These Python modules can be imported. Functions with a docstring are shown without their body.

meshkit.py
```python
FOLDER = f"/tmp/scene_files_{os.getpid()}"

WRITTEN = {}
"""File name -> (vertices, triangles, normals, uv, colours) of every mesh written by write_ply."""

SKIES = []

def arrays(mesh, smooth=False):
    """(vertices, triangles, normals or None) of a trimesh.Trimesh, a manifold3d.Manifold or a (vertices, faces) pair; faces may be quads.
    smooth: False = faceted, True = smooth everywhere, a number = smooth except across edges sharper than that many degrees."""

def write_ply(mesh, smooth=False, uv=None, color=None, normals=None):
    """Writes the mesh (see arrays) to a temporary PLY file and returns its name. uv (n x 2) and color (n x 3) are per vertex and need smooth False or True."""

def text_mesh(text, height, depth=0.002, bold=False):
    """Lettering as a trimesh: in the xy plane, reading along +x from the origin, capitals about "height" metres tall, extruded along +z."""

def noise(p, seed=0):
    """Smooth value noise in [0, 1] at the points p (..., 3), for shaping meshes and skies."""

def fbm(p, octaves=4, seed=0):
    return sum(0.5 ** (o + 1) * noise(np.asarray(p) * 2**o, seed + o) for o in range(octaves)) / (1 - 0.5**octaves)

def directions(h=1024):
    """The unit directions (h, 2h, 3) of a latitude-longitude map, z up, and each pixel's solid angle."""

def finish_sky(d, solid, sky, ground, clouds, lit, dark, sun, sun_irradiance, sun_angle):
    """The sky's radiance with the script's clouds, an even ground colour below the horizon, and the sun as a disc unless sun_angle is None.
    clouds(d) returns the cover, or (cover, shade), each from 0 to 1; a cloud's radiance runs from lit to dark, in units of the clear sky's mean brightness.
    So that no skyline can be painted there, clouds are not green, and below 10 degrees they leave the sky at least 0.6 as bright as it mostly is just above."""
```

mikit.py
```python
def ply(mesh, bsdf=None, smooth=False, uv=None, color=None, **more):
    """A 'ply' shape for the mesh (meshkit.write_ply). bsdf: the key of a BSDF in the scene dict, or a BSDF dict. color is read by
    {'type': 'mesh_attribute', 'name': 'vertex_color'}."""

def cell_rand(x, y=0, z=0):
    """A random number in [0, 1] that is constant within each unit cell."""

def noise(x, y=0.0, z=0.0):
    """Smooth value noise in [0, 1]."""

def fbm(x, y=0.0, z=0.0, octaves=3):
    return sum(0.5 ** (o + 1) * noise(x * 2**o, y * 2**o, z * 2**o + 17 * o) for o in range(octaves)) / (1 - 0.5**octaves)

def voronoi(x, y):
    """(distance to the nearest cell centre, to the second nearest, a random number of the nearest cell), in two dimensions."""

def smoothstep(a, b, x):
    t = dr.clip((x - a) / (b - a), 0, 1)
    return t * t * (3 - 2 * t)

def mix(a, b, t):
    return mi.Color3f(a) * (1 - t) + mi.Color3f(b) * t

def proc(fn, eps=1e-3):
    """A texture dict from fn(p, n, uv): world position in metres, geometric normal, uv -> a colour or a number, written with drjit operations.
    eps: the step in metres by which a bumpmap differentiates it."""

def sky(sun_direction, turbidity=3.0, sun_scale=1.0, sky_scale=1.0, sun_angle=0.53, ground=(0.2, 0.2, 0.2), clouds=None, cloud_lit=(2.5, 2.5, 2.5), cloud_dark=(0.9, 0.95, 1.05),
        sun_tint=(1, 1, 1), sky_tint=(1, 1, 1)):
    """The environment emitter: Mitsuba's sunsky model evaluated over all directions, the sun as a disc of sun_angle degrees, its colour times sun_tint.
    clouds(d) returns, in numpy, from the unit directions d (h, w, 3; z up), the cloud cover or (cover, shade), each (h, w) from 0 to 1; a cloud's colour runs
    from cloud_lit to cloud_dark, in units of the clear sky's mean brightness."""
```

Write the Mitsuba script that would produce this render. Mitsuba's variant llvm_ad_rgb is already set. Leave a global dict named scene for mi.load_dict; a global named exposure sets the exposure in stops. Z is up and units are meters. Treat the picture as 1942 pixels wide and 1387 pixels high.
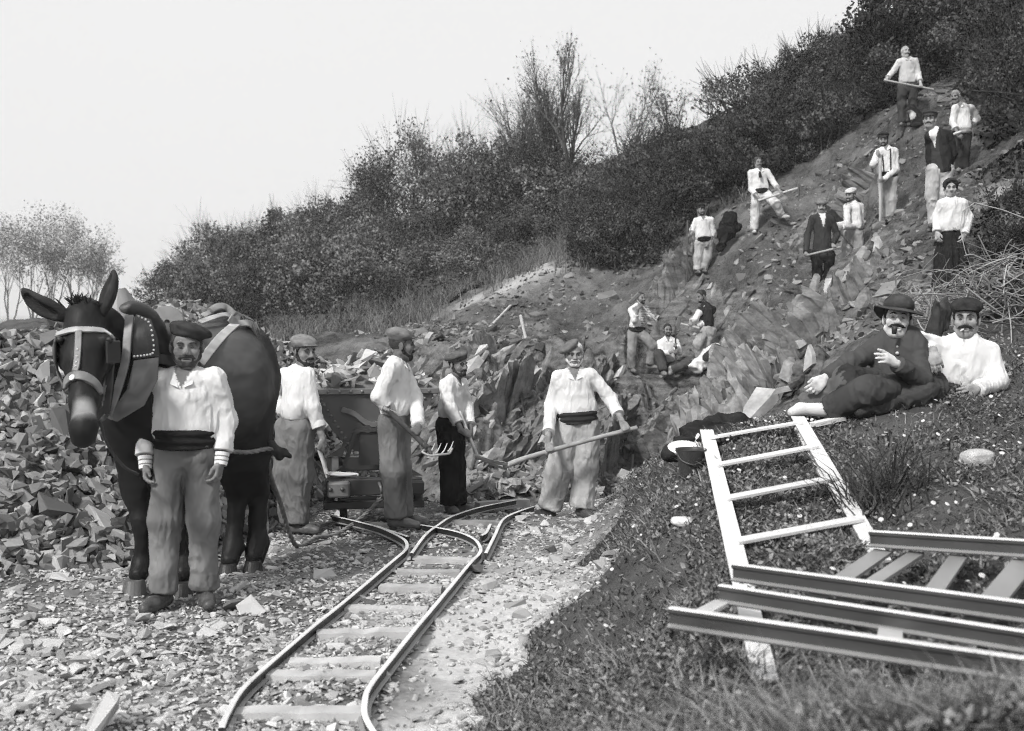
import math, random
import numpy as np, trimesh, mitsuba as mi, drjit as dr, mikit, meshkit
from scipy.interpolate import RBFInterpolator
from scipy.spatial import ConvexHull
T = mi.ScalarTransform4f
scene, labels = {}, {}

# ---------------------------------------------------------------- camera, sky, exposure
F, CX, HZ, CH = 2100.0, 971.0, 600.0, 1.62          # focal length and horizon of the photograph in its own pixels, eye height
TILT = 93.5 / F; CT, ST = math.cos(math.atan(TILT)), math.sin(math.atan(TILT))
scene['camera'] = dict(type='thinlens', fov=2 * math.degrees(math.atan(971 / F)), fov_axis='x', aperture_radius=0.006, focus_distance=9.0,
                       near_clip=0.1, far_clip=3000.0,
                       to_world=T().look_at(origin=[0, 0, CH], target=[0, 10, CH - 10 * TILT], up=[0, 0, 1]))
SUN = np.array([-0.52, -0.70, 0.80])
scene['sky'] = mikit.sky(SUN, turbidity=6, sun_scale=1.05, sun_angle=8, clouds=lambda d: (1.0, 0.05 + 0.3 * meshkit.fbm(d * 1.7 + 3, 3)), ground=(0.12, 0.12, 0.12),
                         cloud_lit=(2.3, 2.3, 2.3), cloud_dark=(1.85, 1.85, 1.85), sun_tint=(0.82, 1.0, 1.34))
exposure = 1.80

# ---------------------------------------------------------------- materials (a black and white photograph: everything is grey)
def tw(b): return {'type': 'twosided', 'b': b}
VC = {'type': 'mesh_attribute', 'name': 'vertex_color'}
scene['m_vc'] = tw({'type': 'diffuse', 'reflectance': VC})
scene['m_leather'] = tw({'type': 'principled', 'base_color': VC, 'roughness': 0.48, 'specular': 0.4})
scene['m_hair'] = tw({'type': 'principled', 'base_color': VC, 'roughness': 0.75, 'specular': 0.12})
def f_wrinkle(p, n, uv):
    a = mikit.noise(p.x * 30 + 3 * mikit.noise(p.x * 6, p.y * 6, p.z * 6), p.y * 30, p.z * 11); b = mikit.noise(p.x * 75, p.y * 75, p.z * 40)
    return dr.abs(2 * a - 1) * 0.8 + 0.25 * b
scene['m_cloth'] = {'type': 'bumpmap', 'arbitrary': mikit.proc(f_wrinkle, 2e-3), 'scale': 0.008, 'b': tw({'type': 'diffuse', 'reflectance': VC})}
scene['m_coat'] = tw({'type': 'principled', 'base_color': VC, 'roughness': 0.5, 'specular': 0.16})
scene['m_metal'] = tw({'type': 'principled', 'base_color': VC, 'roughness': 0.42, 'metallic': 0.25, 'specular': 0.5})

def grain(p, s): return mikit.fbm(p.x * s, p.y * s, p.z * s, 3)
def f_floor(p, n, uv):
    a = grain(p, 1.3); b = grain(p, 14.0); c = mikit.noise(p.x * 60, p.y * 60, p.z * 60)
    return mi.Color3f(dr.maximum(0.02 + 0.10 * a + 0.12 * (b - .2) + 0.12 * (c - .5) + 0.26 * uv.y * uv.y, 0.02))
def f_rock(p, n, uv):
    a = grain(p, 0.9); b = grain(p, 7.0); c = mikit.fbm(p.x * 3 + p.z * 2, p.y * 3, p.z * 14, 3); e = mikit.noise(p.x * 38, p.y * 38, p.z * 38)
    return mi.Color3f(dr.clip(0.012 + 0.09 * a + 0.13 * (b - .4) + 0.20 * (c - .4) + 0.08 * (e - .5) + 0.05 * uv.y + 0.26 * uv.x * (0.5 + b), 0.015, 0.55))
def f_soil(p, n, uv):
    a = grain(p, 1.1); b = grain(p, 9.0); e = mikit.noise(p.x * 45, p.y * 45, p.z * 45)
    return mi.Color3f(dr.clip(0.018 + 0.06 * a + 0.08 * (b - .4) + 0.07 * (e - .5) + 0.20 * uv.y * uv.y, 0.018, 0.5))
def f_veg(p, n, uv):
    a = grain(p, 0.8); b = grain(p, 8.0)
    return mi.Color3f(0.03 + 0.06 * a + 0.07 * (b - .3))
for k, f in dict(m_floor=f_floor, m_rock=f_rock, m_soil=f_soil, m_veg=f_veg).items():
    scene[k] = tw({'type': 'diffuse', 'reflectance': mikit.proc(f)})

# ---------------------------------------------------------------- helpers
def P(px, py, d):
    "the point d metres in front of the camera that the photograph shows at pixel px, py"
    v = (693.5 - py) / F; y = CT + v * ST; return np.array([(px - CX) / F / y * d, d + 0 * px, CH + (v * CT - ST) / y * d])
def unit(v):
    v = np.asarray(v, float); return v / max(np.linalg.norm(v), 1e-9)
def lerp(a, b, t): return a + (b - a) * t
taken = {}
def num(name):
    taken[name] = taken.get(name, -1) + 1
    return name if taken[name] == 0 else '%s_%03d' % (name, taken[name])
def lab(key, label, cat=None, group=None, kind=None):
    e = labels.setdefault(key, {})
    if label: e['label'] = label
    if cat: e['category'] = cat
    if group: e['group'] = group
    if kind: e['kind'] = kind
    return key
def add(key, mesh, mat='m_vc', col=0.3, smooth=True, world=None, uv=None, jitter=0.0):
    "one mesh = one entry of the scene"
    if not isinstance(mesh, (tuple, list)): mesh = (np.asarray(mesh.vertices), np.asarray(mesh.faces))
    v, f = np.asarray(mesh[0], float), np.asarray(mesh[1], int)
    if f.shape[1] == 4: f = np.vstack([f[:, [0, 1, 2]], f[:, [0, 2, 3]]])
    c = None
    if uv is None:
        c = np.broadcast_to(np.asarray(col, float).reshape(-1, 1), (len(v), 3)).copy()
        if jitter: c *= (1 + jitter * (2 * meshkit.fbm(v * 23, 3) - 1))[:, None]
    d = mikit.ply((v, f), mat, smooth=smooth, color=c, uv=uv)
    if world is not None: d['to_world'] = T(np.asarray(world, float))
    scene[key] = d
    return key
def part(parent, name, mesh, mat='m_vc', col=0.3, smooth=True, **k):
    return add(num(parent + '__' + name), mesh, mat, col, smooth, **k)
def cat(ms):
    V, Fc, o = [], [], 0
    for m in ms:
        v, f = (m if isinstance(m, (tuple, list)) else (m.vertices, m.faces))
        v, f = np.asarray(v, float), np.asarray(f, int)
        if f.shape[1] == 4: f = np.vstack([f[:, [0, 1, 2]], f[:, [0, 2, 3]]])
        V.append(v); Fc.append(f + o); o += len(v)
    return np.vstack(V), np.vstack(Fc)
def frame(x=None, y=None, z=None, o=(0, 0, 0)):
    "4x4 matrix from two axes"
    if x is None: y, z = unit(y), np.asarray(z, float); x = unit(np.cross(y, z)); z = np.cross(x, y)
    elif y is None: z, x = unit(z), np.asarray(x, float); y = unit(np.cross(z, x)); x = np.cross(y, z)
    else: x, y = unit(x), np.asarray(y, float); z = unit(np.cross(x, y)); y = np.cross(z, x)
    M = np.eye(4); M[:3, 0], M[:3, 1], M[:3, 2], M[:3, 3] = x, y, z, o
    return M
def tf(M, m):
    v, f = (m if isinstance(m, (tuple, list)) else (np.asarray(m.vertices), np.asarray(m.faces)))
    v = v @ M[:3, :3].T + M[:3, 3]
    return (v, f[:, ::-1]) if np.linalg.det(M[:3, :3]) < 0 else (v, f)
def box(sx, sy, sz, o=(0, 0, 0), bev=0.0):
    "box with chamfered edges"
    if bev <= 0:
        b = trimesh.creation.box((sx, sy, sz)); return np.asarray(b.vertices) + o, np.asarray(b.faces)
    s = np.array([sx, sy, sz]) / 2; pts = []
    for k in range(3):
        for c in np.ndindex(2, 2, 2):
            q = (np.array(c) * 2 - 1) * (s - bev); q[k] = (c[k] * 2 - 1) * s[k]; pts.append(q)
    return hull(np.array(pts) + o)
def hull(p):
    h = ConvexHull(p); f = h.simplices.copy(); c = p.mean(0)
    n = np.cross(p[f[:, 1]] - p[f[:, 0]], p[f[:, 2]] - p[f[:, 0]])
    fl = (n * (p[f[:, 0]] - c)).sum(1) < 0
    f[fl] = f[fl][:, ::-1]
    u, inv = np.unique(f, return_inverse=True)
    return p[u], inv.reshape(f.shape)
def tube(pts, rad, sides=6, caps=True, flat=None):
    "tube along a polyline; flat=(normal, thickness factor) makes it a strap"
    p = np.asarray(pts, float); n = len(p); r = np.broadcast_to(np.asarray(rad, float), (n,))
    t = np.gradient(p, axis=0); t /= np.linalg.norm(t, axis=1, keepdims=True) + 1e-12
    if flat is not None: a = np.broadcast_to(np.asarray(flat[0], float), (n, 3)); a = a - (a * t).sum(1, keepdims=True) * t
    else:
        ref = np.array([0, 0, 1.0]) if abs(t[:, 2]).mean() < 0.8 else np.array([1.0, 0, 0]); a = np.cross(t, ref)
    a = a / (np.linalg.norm(a, axis=1, keepdims=True) + 1e-12); b = np.cross(t, a)
    if flat is not None:
        h = flat[1]; prof = [(-h, -1), (h * .6, -1), (h, -.85), (h, .85), (h * .6, 1), (-h, 1)]; sides = 6
        v = np.stack([p + r[:, None] * (q[0] * a + q[1] * b) for q in prof], 1)
    else:
        ang = np.arange(sides) * 2 * np.pi / sides
        v = p[:, None] + r[:, None, None] * (np.cos(ang)[None, :, None] * a[:, None] + np.sin(ang)[None, :, None] * b[:, None])
    i, j = np.meshgrid(np.arange(n - 1), np.arange(sides), indexing='ij')
    q = np.stack([i * sides + j, i * sides + (j + 1) % sides, (i + 1) * sides + (j + 1) % sides, (i + 1) * sides + j], -1).reshape(-1, 4)
    f = np.vstack([q[:, [0, 1, 2]], q[:, [0, 2, 3]]]); v = v.reshape(-1, 3)
    if caps:
        k = np.arange(1, sides - 1); z = (n - 1) * sides
        f = np.vstack([f, np.stack([0 * k, k + 1, k], 1), np.stack([z + 0 * k, z + k, z + k + 1], 1)])
    return v, f
def smooth_path(pts, n=40):
    "Catmull-Rom through the points"
    p = np.asarray(pts, float)
    if len(p) < 3: return np.array([lerp(p[0], p[-1], t) for t in np.linspace(0, 1, n)])
    q = np.vstack([2 * p[0] - p[1], p, 2 * p[-1] - p[-2]]); s = np.linspace(0, len(p) - 1 - 1e-6, n); i = s.astype(int); t = (s - i)[:, None]
    a, b, c, d = q[i], q[i + 1], q[i + 2], q[i + 3]
    return .5 * (2 * b + (c - a) * t + (2 * a - 5 * b + 4 * c - d) * t ** 2 + (3 * b - a - 3 * c + d) * t ** 3)
def sweep(profile, path, up=(0, 0, 1), cap=True):
    "closed 2-D profile (side, up) swept along a path with flat-shaded corners"
    p = np.asarray(path, float); n = len(p); t = np.gradient(p, axis=0); t /= np.linalg.norm(t, axis=1, keepdims=True)
    s = np.cross(t, np.asarray(up, float)); s /= np.linalg.norm(s, axis=1, keepdims=True); u = np.cross(s, t)
    pr = np.asarray(profile, float); m = len(pr)
    v = (p[:, None] + pr[None, :, :1] * s[:, None] + pr[None, :, 1:] * u[:, None]).reshape(-1, 3)
    i, j = np.meshgrid(np.arange(n - 1), np.arange(m), indexing='ij')
    q = np.stack([i * m + j, i * m + (j + 1) % m, (i + 1) * m + (j + 1) % m, (i + 1) * m + j], -1).reshape(-1, 4)
    f = np.vstack([q[:, [0, 2, 1]], q[:, [0, 3, 2]]])
    if cap:
        from shapely.geometry import Polygon
        e = trimesh.creation.triangulate_polygon(Polygon(pr), engine='earcut')
        from scipy.spatial import cKDTree
        idx = cKDTree(pr).query(e[0])[1]; ef = idx[np.asarray(e[1])]
        f = np.vstack([f, ef, ef[:, ::-1] + (n - 1) * m])
    return v, f
def unweld(m):
    v, f = m; f = np.asarray(f)
    if f.shape[1] == 4: f = np.vstack([f[:, [0, 1, 2]], f[:, [0, 2, 3]]])
    return np.asarray(v)[f].reshape(-1, 3), np.arange(f.size).reshape(-1, 3)
def normals(v, f):
    n = np.zeros_like(v); c = np.cross(v[f[:, 1]] - v[f[:, 0]], v[f[:, 2]] - v[f[:, 0]])
    for k in range(3): np.add.at(n, f[:, k], c)
    return n / (np.linalg.norm(n, axis=1, keepdims=True) + 1e-12)

# ---------------------------------------------------------------- signed distance modelling (bodies, cloth, rounded things)
class SDF:
    def __init__(s, k=0.03): s.k, s.pr, s.sub, s.cuts = k, [], [], []
    def cap(s, a, b, ra, rb=None, k=None, fl=None):
        "tapered capsule; fl=(axis, factor) squashes it along an axis"
        a, b = np.asarray(a, float), np.asarray(b, float); rb = ra if rb is None else rb
        R = max(ra, rb); s.pr.append((0, a, b, ra, rb, s.k if k is None else k, fl, np.minimum(a, b) - R, np.maximum(a, b) + R)); return s
    def ell(s, c, r, M=None, k=None, sub=False):
        c = np.asarray(c, float); r = np.broadcast_to(np.asarray(r, float), (3,)); M = np.eye(3) if M is None else np.asarray(M)[:3, :3]
        R = r.max(); (s.sub if sub else s.pr).append((1, c, r, M, None, s.k if k is None else k, None, c - R, c + R)); return s
    def cut(s, o, n): s.cuts.append((np.asarray(o, float), unit(n))); return s
    def add(s, sub, k=None):
        "joins a form that was modelled, and cut, on its own"
        lo, hi = sub.bounds(); s.pr.append((3, sub, None, None, None, s.k if k is None else k, None, lo, hi)); return s
    def bounds(s): return np.min([q[7] for q in s.pr], 0), np.max([q[8] for q in s.pr], 0)
    def one(s, q, p):
        if q[0] == 3: return q[1](p)
        if q[0] == 0:
            a, b, ra, rb, fl = q[1], q[2], q[3], q[4], q[6]
            if fl is not None:
                u, g = fl[0], 1 / fl[1] - 1
                p = p + ((p - a) @ u * g)[:, None] * u; b = b + (b - a) @ u * g * u
            e = b - a; t = np.clip((p - a) @ e / max(e @ e, 1e-12), 0, 1)
            d = np.linalg.norm(p - a - t[:, None] * e, axis=1) - (ra + (rb - ra) * t)
            return d * (0.5 + 0.5 * fl[1]) if fl is not None else d
        l = (p - q[1]) @ q[3] / q[2]; n = np.linalg.norm(l, axis=1)
        return (n - 1) * np.minimum.reduce(q[2]) if q[2].max() < 1.3 * q[2].min() else n * (n - 1) / (np.linalg.norm(l / q[2], axis=1) + 1e-9)
    def __call__(s, p):
        p = np.asarray(p, float); d = np.full(len(p), 9.0)
        for q in s.pr:
            m = 0.04 + q[5]; i = np.nonzero(((p > q[7] - m) & (p < q[8] + m)).all(1))[0]
            if not len(i): continue
            e, k = s.one(q, p[i]), q[5]; h = np.maximum(k - np.abs(d[i] - e), 0) / k
            d[i] = np.minimum(d[i], e) - h * h * k / 4
        for q in s.sub:
            e = -s.one(q, p); k = q[5]; h = np.maximum(k - np.abs(d - e), 0) / k; d = np.maximum(d, e) + h * h * k / 4
        for o, n in s.cuts: d = np.maximum(d, (p - o) @ n)
        return d
    def mesh(s, h, pad=0.02):
        lo, hi = s.bounds(); return nets(s, lo - pad - h, hi + pad + h, h)
def nets(fn, lo, hi, h):
    "surface nets: the zero level of fn as a mesh of quads, split into triangles"
    n = np.ceil((hi - lo) / h).astype(int) + 1
    g = np.stack(np.meshgrid(*[lo[k] + h * np.arange(n[k]) for k in range(3)], indexing='ij'), -1)
    v = np.concatenate([fn(c) for c in np.array_split(g.reshape(-1, 3), max(1, g.size // 3000000))]).reshape(n); s = v < 0
    c = [(a, b, e) for a in (0, 1) for b in (0, 1) for e in (0, 1)]
    S = np.stack([s[a:n[0] - 1 + a, b:n[1] - 1 + b, e:n[2] - 1 + e] for a, b, e in c], -1)
    act = S.any(-1) & ~S.all(-1); ci = np.argwhere(act); idx = np.full(act.shape, -1); idx[act] = np.arange(len(ci))
    V = np.stack([v[ci[:, 0] + a, ci[:, 1] + b, ci[:, 2] + e] for a, b, e in c], -1)
    acc, cnt = np.zeros((len(ci), 3)), np.zeros(len(ci))
    for i in range(8):
        for j in range(i + 1, 8):
            if sum(abs(x - y) for x, y in zip(c[i], c[j])) != 1: continue
            m = (V[:, i] < 0) != (V[:, j] < 0); t = V[m, i] / (V[m, i] - V[m, j])
            acc[m] += np.array(c[i]) + t[:, None] * (np.array(c[j]) - np.array(c[i])); cnt[m] += 1
    pos = lo + h * (ci + acc / cnt[:, None]); F_ = []
    for ax in range(3):
        a, b = (ax + 1) % 3, (ax + 2) % 3; sl0 = [slice(None)] * 3; sl1 = [slice(None)] * 3; sl0[ax] = slice(0, -1); sl1[ax] = slice(1, None)
        s0, s1 = s[tuple(sl0)], s[tuple(sl1)]; e = np.argwhere(s0 != s1); e = e[(e[:, a] > 0) & (e[:, b] > 0) & (e[:, a] < n[a] - 1) & (e[:, b] < n[b] - 1)]
        if not len(e): continue
        q = []
        for da, db in ((-1, -1), (0, -1), (0, 0), (-1, 0)):
            o = e.copy(); o[:, a] += da; o[:, b] += db; q.append(idx[o[:, 0], o[:, 1], o[:, 2]])
        q = np.stack(q, 1); fl = ~s0[e[:, 0], e[:, 1], e[:, 2]]; q[fl] = q[fl][:, ::-1]; F_.append(q)
    q = np.vstack(F_); q = q[(q >= 0).all(1)]
    return pos, np.vstack([q[:, [0, 1, 2]], q[:, [0, 2, 3]]])
def folds(m, amp, fx, fz, seed, z=None):
    "cloth folds: ridges pushed along the normals, longer across fx than along fz"
    v, f = m; n = normals(v, f); q = v * [fx, fx, fz] + seed * 7.3
    w = meshkit.fbm(q * 0.45 + 11, 2, seed) * 3.0
    r = 1 - np.abs(2 * meshkit.noise(q + w[:, None], seed) - 1); r2 = 1 - np.abs(2 * meshkit.noise(q * 1.9 + w[:, None] * 1.3, seed + 5) - 1)
    return v + n * (amp * (r ** 2 * 1.1 + 0.75 * r2 ** 2 - 0.6))[:, None], f

# ---------------------------------------------------------------- the ground: one height field of the quarry, split into floor, rock face, earth slopes, hillside and grass bank
CP = []                                                                        # x, y, z, kind
def pt(k, *rows):
    for px, py, d in rows: CP.append((*P(px, py, d), k))
def wp(k, *rows):
    for r in rows: CP.append((*r, k))
wp('f', (-6, 2, 0), (-3, 2.5, 0), (-1, 2.5, 0), (-.3, 2, .02), (-5, 5, 0), (-2.5, 5, 0), (-.8, 4.4, 0), (-.45, 3.6, 0), (-1.5, 6.3, 0), (-.05, 6.5, -.03), (-.9, 9, -.12), (.3, 8.9, -.14), (-.6, 10, -.2), (-3, 9, -.1),
   (.45, 10.2, -.25), (-.5, 11.1, -.34), (.9, 12.2, -.42), (-5, 12, -.2), (-2, 12, -.33), (-1.3, 13.2, -.35), (1.9, 14, -.62), (1.35, 17, -.86), (2.0, 18.2, -.93), (-3, 15, -.2), (-8, 9, 0), (-9, 15, 0), (-6, 20, .2), (-3.5, 18, .1))
pt('r', (868, 930, 12.3), (960, 925, 12.8), (900, 690, 15), (960, 672, 15.6), (1010, 690, 15.8), (940, 800, 13.7), (850, 800, 13.5), (1030, 850, 14.2), (1030, 760, 15.4), (825, 700, 15.5), (1060, 900, 15.2), (800, 860, 13.2),
   (1215, 708, 21.5), (1258, 708, 21.3), (1330, 692, 21.5), (1200, 800, 19.7), (1200, 888, 18.4), (1130, 900, 17.6), (1260, 862, 17.3), (1120, 700, 20), (1120, 780, 18.4), (1300, 760, 19), (1370, 700, 19.6), (1400, 640, 20.3),
   (1330, 612, 23), (1250, 640, 22.6), (1290, 560, 23.4), (1420, 560, 21.6), (1350, 640, 22.2), (1490, 655, 16.3), (1555, 575, 16.8), (1620, 520, 17.2), (1680, 455, 17.6), (1440, 760, 13), (1340, 830, 14), (1280, 860, 15),
   (1400, 760, 15.6), (1450, 700, 15.6), (1540, 690, 13.5), (1500, 740, 12), (1390, 800, 12.6), (1330, 880, 13), (1480, 620, 18.3), (1560, 450, 23.5), (1620, 420, 22.8), (1520, 400, 24.6))
pt('s', (700, 640, 24), (620, 650, 20.5), (760, 760, 15.2), (1000, 657, 22), (930, 642, 20), (870, 640, 20), (1050, 642, 23), (1100, 620, 24), (640, 642, 28), (720, 631, 28), (830, 606, 28), (900, 572, 28.5), (1000, 515, 29),
   (1095, 470, 29.5), (900, 612, 25), (980, 570, 26), (1080, 520, 27), (1150, 540, 26.5), (1200, 500, 27), (1330, 520, 24), (1303, 532, 24), (1430, 443, 24.2), (1485, 413, 24.4), (1390, 472, 24), (1480, 520, 21.6), (1555, 555, 20.4),
   (1612, 505, 21), (1687, 417, 20.5), (1750, 425, 16.6), (1600, 640, 13), (1700, 560, 13.6), (1770, 432, 16), (1800, 588, 13.5), (1720, 540, 13.5), (1640, 600, 13.8), (1820, 330, 20.6), (1718, 243, 23), (1650, 270, 24.6),
   (1600, 330, 24.6), (1530, 385, 24.7), (1780, 270, 22), (1740, 380, 19), (1640, 350, 23.2), (1860, 400, 16), (1450, 480, 23))
pt('v', (1250, 440, 28), (560, 628, 34), (700, 600, 36), (830, 572, 37), (950, 520, 37), (1080, 450, 38), (1150, 420, 37), (400, 560, 44), (600, 480, 48), (850, 430, 48), (1050, 380, 48), (300, 600, 42), (280, 620, 40), (200, 605, 50),
   (50, 610, 55), (1942, 600, 9.5), (1942, 480, 12), (1900, 400, 15), (1942, 300, 17.5), (1900, 230, 21.5), (1942, 120, 24), (1750, 150, 27), (1650, 180, 28), (1550, 240, 28), (1450, 300, 28), (1350, 380, 28), (1300, 330, 31),
   (1400, 250, 31), (1500, 190, 31), (1650, 130, 31), (1800, 40, 31), (1942, 0, 29), (1210, 420, 30))
wp('v', (8, 45, 8.5), (20, 45, 14), (18, 32, 13), (2, 45, 6), (4, 70, 10), (25, 80, 17), (-30, 75, 1), (-5, 75, 5), (-20, 50, 1.2), (-25, 40, .8), (-12, 27, .4), (-40, 80, 0), (6, 8, 2.0), (8, 12, 3.1), (12, 20, 7.2), (16, 26, 10.5), (30, 40, 17), (45, 80, 22))
wp('f', (-.02, 5.2, .0), (-.26, 4.3, .0), (.3, 6.9, -.03), (.33, 7.6, -.06), (.44, 8.3, -.1), (.55, 9.0, -.15), (.18, 6.1, -.01), (-.42, 3.9, .0))
wp('g', (.56, 7.1, .07), (.13, 5.2, .09), (.0, 4.4, .07), (-.12, 3.8, .10), (.76, 8.8, -.06), (.98, 9.6, -.10), (-.1, 3.2, .12), (-.1, 2.4, .25))
pt('g', (1080, 1387, 3.6), (1300, 1387, 2.95), (1600, 1387, 2.45), (1942, 1387, 2.1), (1440, 1310, 3.28), (1400, 1098, 4.2), (1345, 850, 6.4), (1520, 812, 6.5), (1640, 1055, 4.5), (1280, 885, 7.5), (1180, 920, 8.3), (1200, 1000, 6.6),
   (1200, 1200, 4.6), (1110, 1250, 4.6), (1700, 900, 5.2), (1850, 880, 5.3), (1942, 1010, 4.2), (1942, 850, 6), (1540, 795, 6.9), (1650, 774, 6.8), (1770, 752, 6.7), (1900, 738, 7), (1290, 850, 8), (1500, 790, 7.5), (1600, 740, 8.4),
   (1700, 672, 8.6), (1942, 690, 7.5), (1780, 660, 8.3))
wp('g', (4, 4, 1.15), (3, 2, .95), (2, 1, .85), (1, 1, .7))
wp('r', (1.35, 9.6, .1), (2.0, 9.3, .55), (1.1, 10.6, -.15), (2.2, 10.6, .62))
for t in (0, .2, .4, .6, .8, 1):                                                # the bank passes under the track panels that lie on it
    for a, b, dz in ((P(1340, 815, 6.55), P(1452, 1288, 3.27), .07), (P(1513, 790, 6.45), P(1672, 1062, 4.42), .09), (P(1392, 1064, 3.88), P(1942, 1155, 3.2), .22), (P(1272, 1150, 3.3), P(1942, 1280, 2.8), .26), (P(1652, 1002, 4.12), P(1960, 1020, 3.75), .2)):
        q = lerp(a, b, t); CP.append((q[0], q[1], q[2] - dz, 'g'))
pt('f', (312, 1156, 6.3), (400, 1148, 6.35), (562, 1012, 9.15), (755, 1009, 9.0), (790, 1003, 9.1), (860, 979, 11.0), (1030, 992, 10.2), (1105, 990, 10.2), (258, 1120, 6.46), (434, 1088, 7.36), (484, 1082, 7.48))
pt('s', (1800, 602, 11.5), (1850, 592, 11.2), (1750, 606, 12), (1790, 606, 10), (1720, 606, 10.5))
def track_z(y): return np.interp(y, [0, 5.5, 7.5, 9.2, 11.5], [.03, .03, -.03, -.115, -.27])
for y in np.arange(3.8, 10.3, .7):                                             # the even bed of the track
    for x in (-1.15 + .06 * (y - 4), -.62 + .085 * (y - 4), -.1 + .05 * (y - 4))[:3 if y > 5.6 else 2]:
        CP.append((x, y, float(track_z(y)) - .03, 'f'))
CP_XYZ = np.array([c[:3] for c in CP]); CP_K = np.array([c[3] for c in CP])
def uw(x, y): return np.stack([x / y * 14, np.log(y) * 12], -1)
A = np.concatenate([np.linspace(-1.5, -.64, 25)[:-1], np.linspace(-.64, -.50, 30)[:-1], np.linspace(-.50, .50, 760), np.linspace(.50, .64, 30)[1:], np.linspace(.64, 1.5, 25)[1:]])
D = np.exp(np.concatenate([np.linspace(math.log(.7), math.log(2.2), 40)[:-1], np.linspace(math.log(2.2), math.log(32), 560)[:-1], np.linspace(math.log(32), math.log(95), 90)]))
cu, cw = np.linspace(-1.5, 1.5, 240), np.linspace(math.log(D[0]), math.log(D[-1]), 180)         # the smooth part is solved on a coarser net
U, W = np.meshgrid(cu * 14, cw * 12)
src = uw(CP_XYZ[:, 0], CP_XYZ[:, 1])
hs = RBFInterpolator(src, CP_XYZ[:, 2], kernel='thin_plate_spline', smoothing=0.004, neighbors=60)(np.stack([U.ravel(), W.ravel()], -1)).reshape(U.shape)
KIND = 'frsvg'
oneh = np.stack([(CP_K == k).astype(float) for k in KIND], 1)
dd = np.sqrt(((np.stack([U.ravel(), W.ravel()], -1)[:, None] - src[None]) ** 2).sum(-1)) + 0.15
ww = dd ** -3.0; kw = (ww @ oneh) / ww.sum(1, keepdims=True)
from scipy.ndimage import map_coordinates
def coarse(fld, a, ld, order=1):
    return map_coordinates(fld, [(ld - cw[0]) / (cw[1] - cw[0]), (a - cu[0]) / (cu[1] - cu[0])], order=order, mode='nearest')
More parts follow.
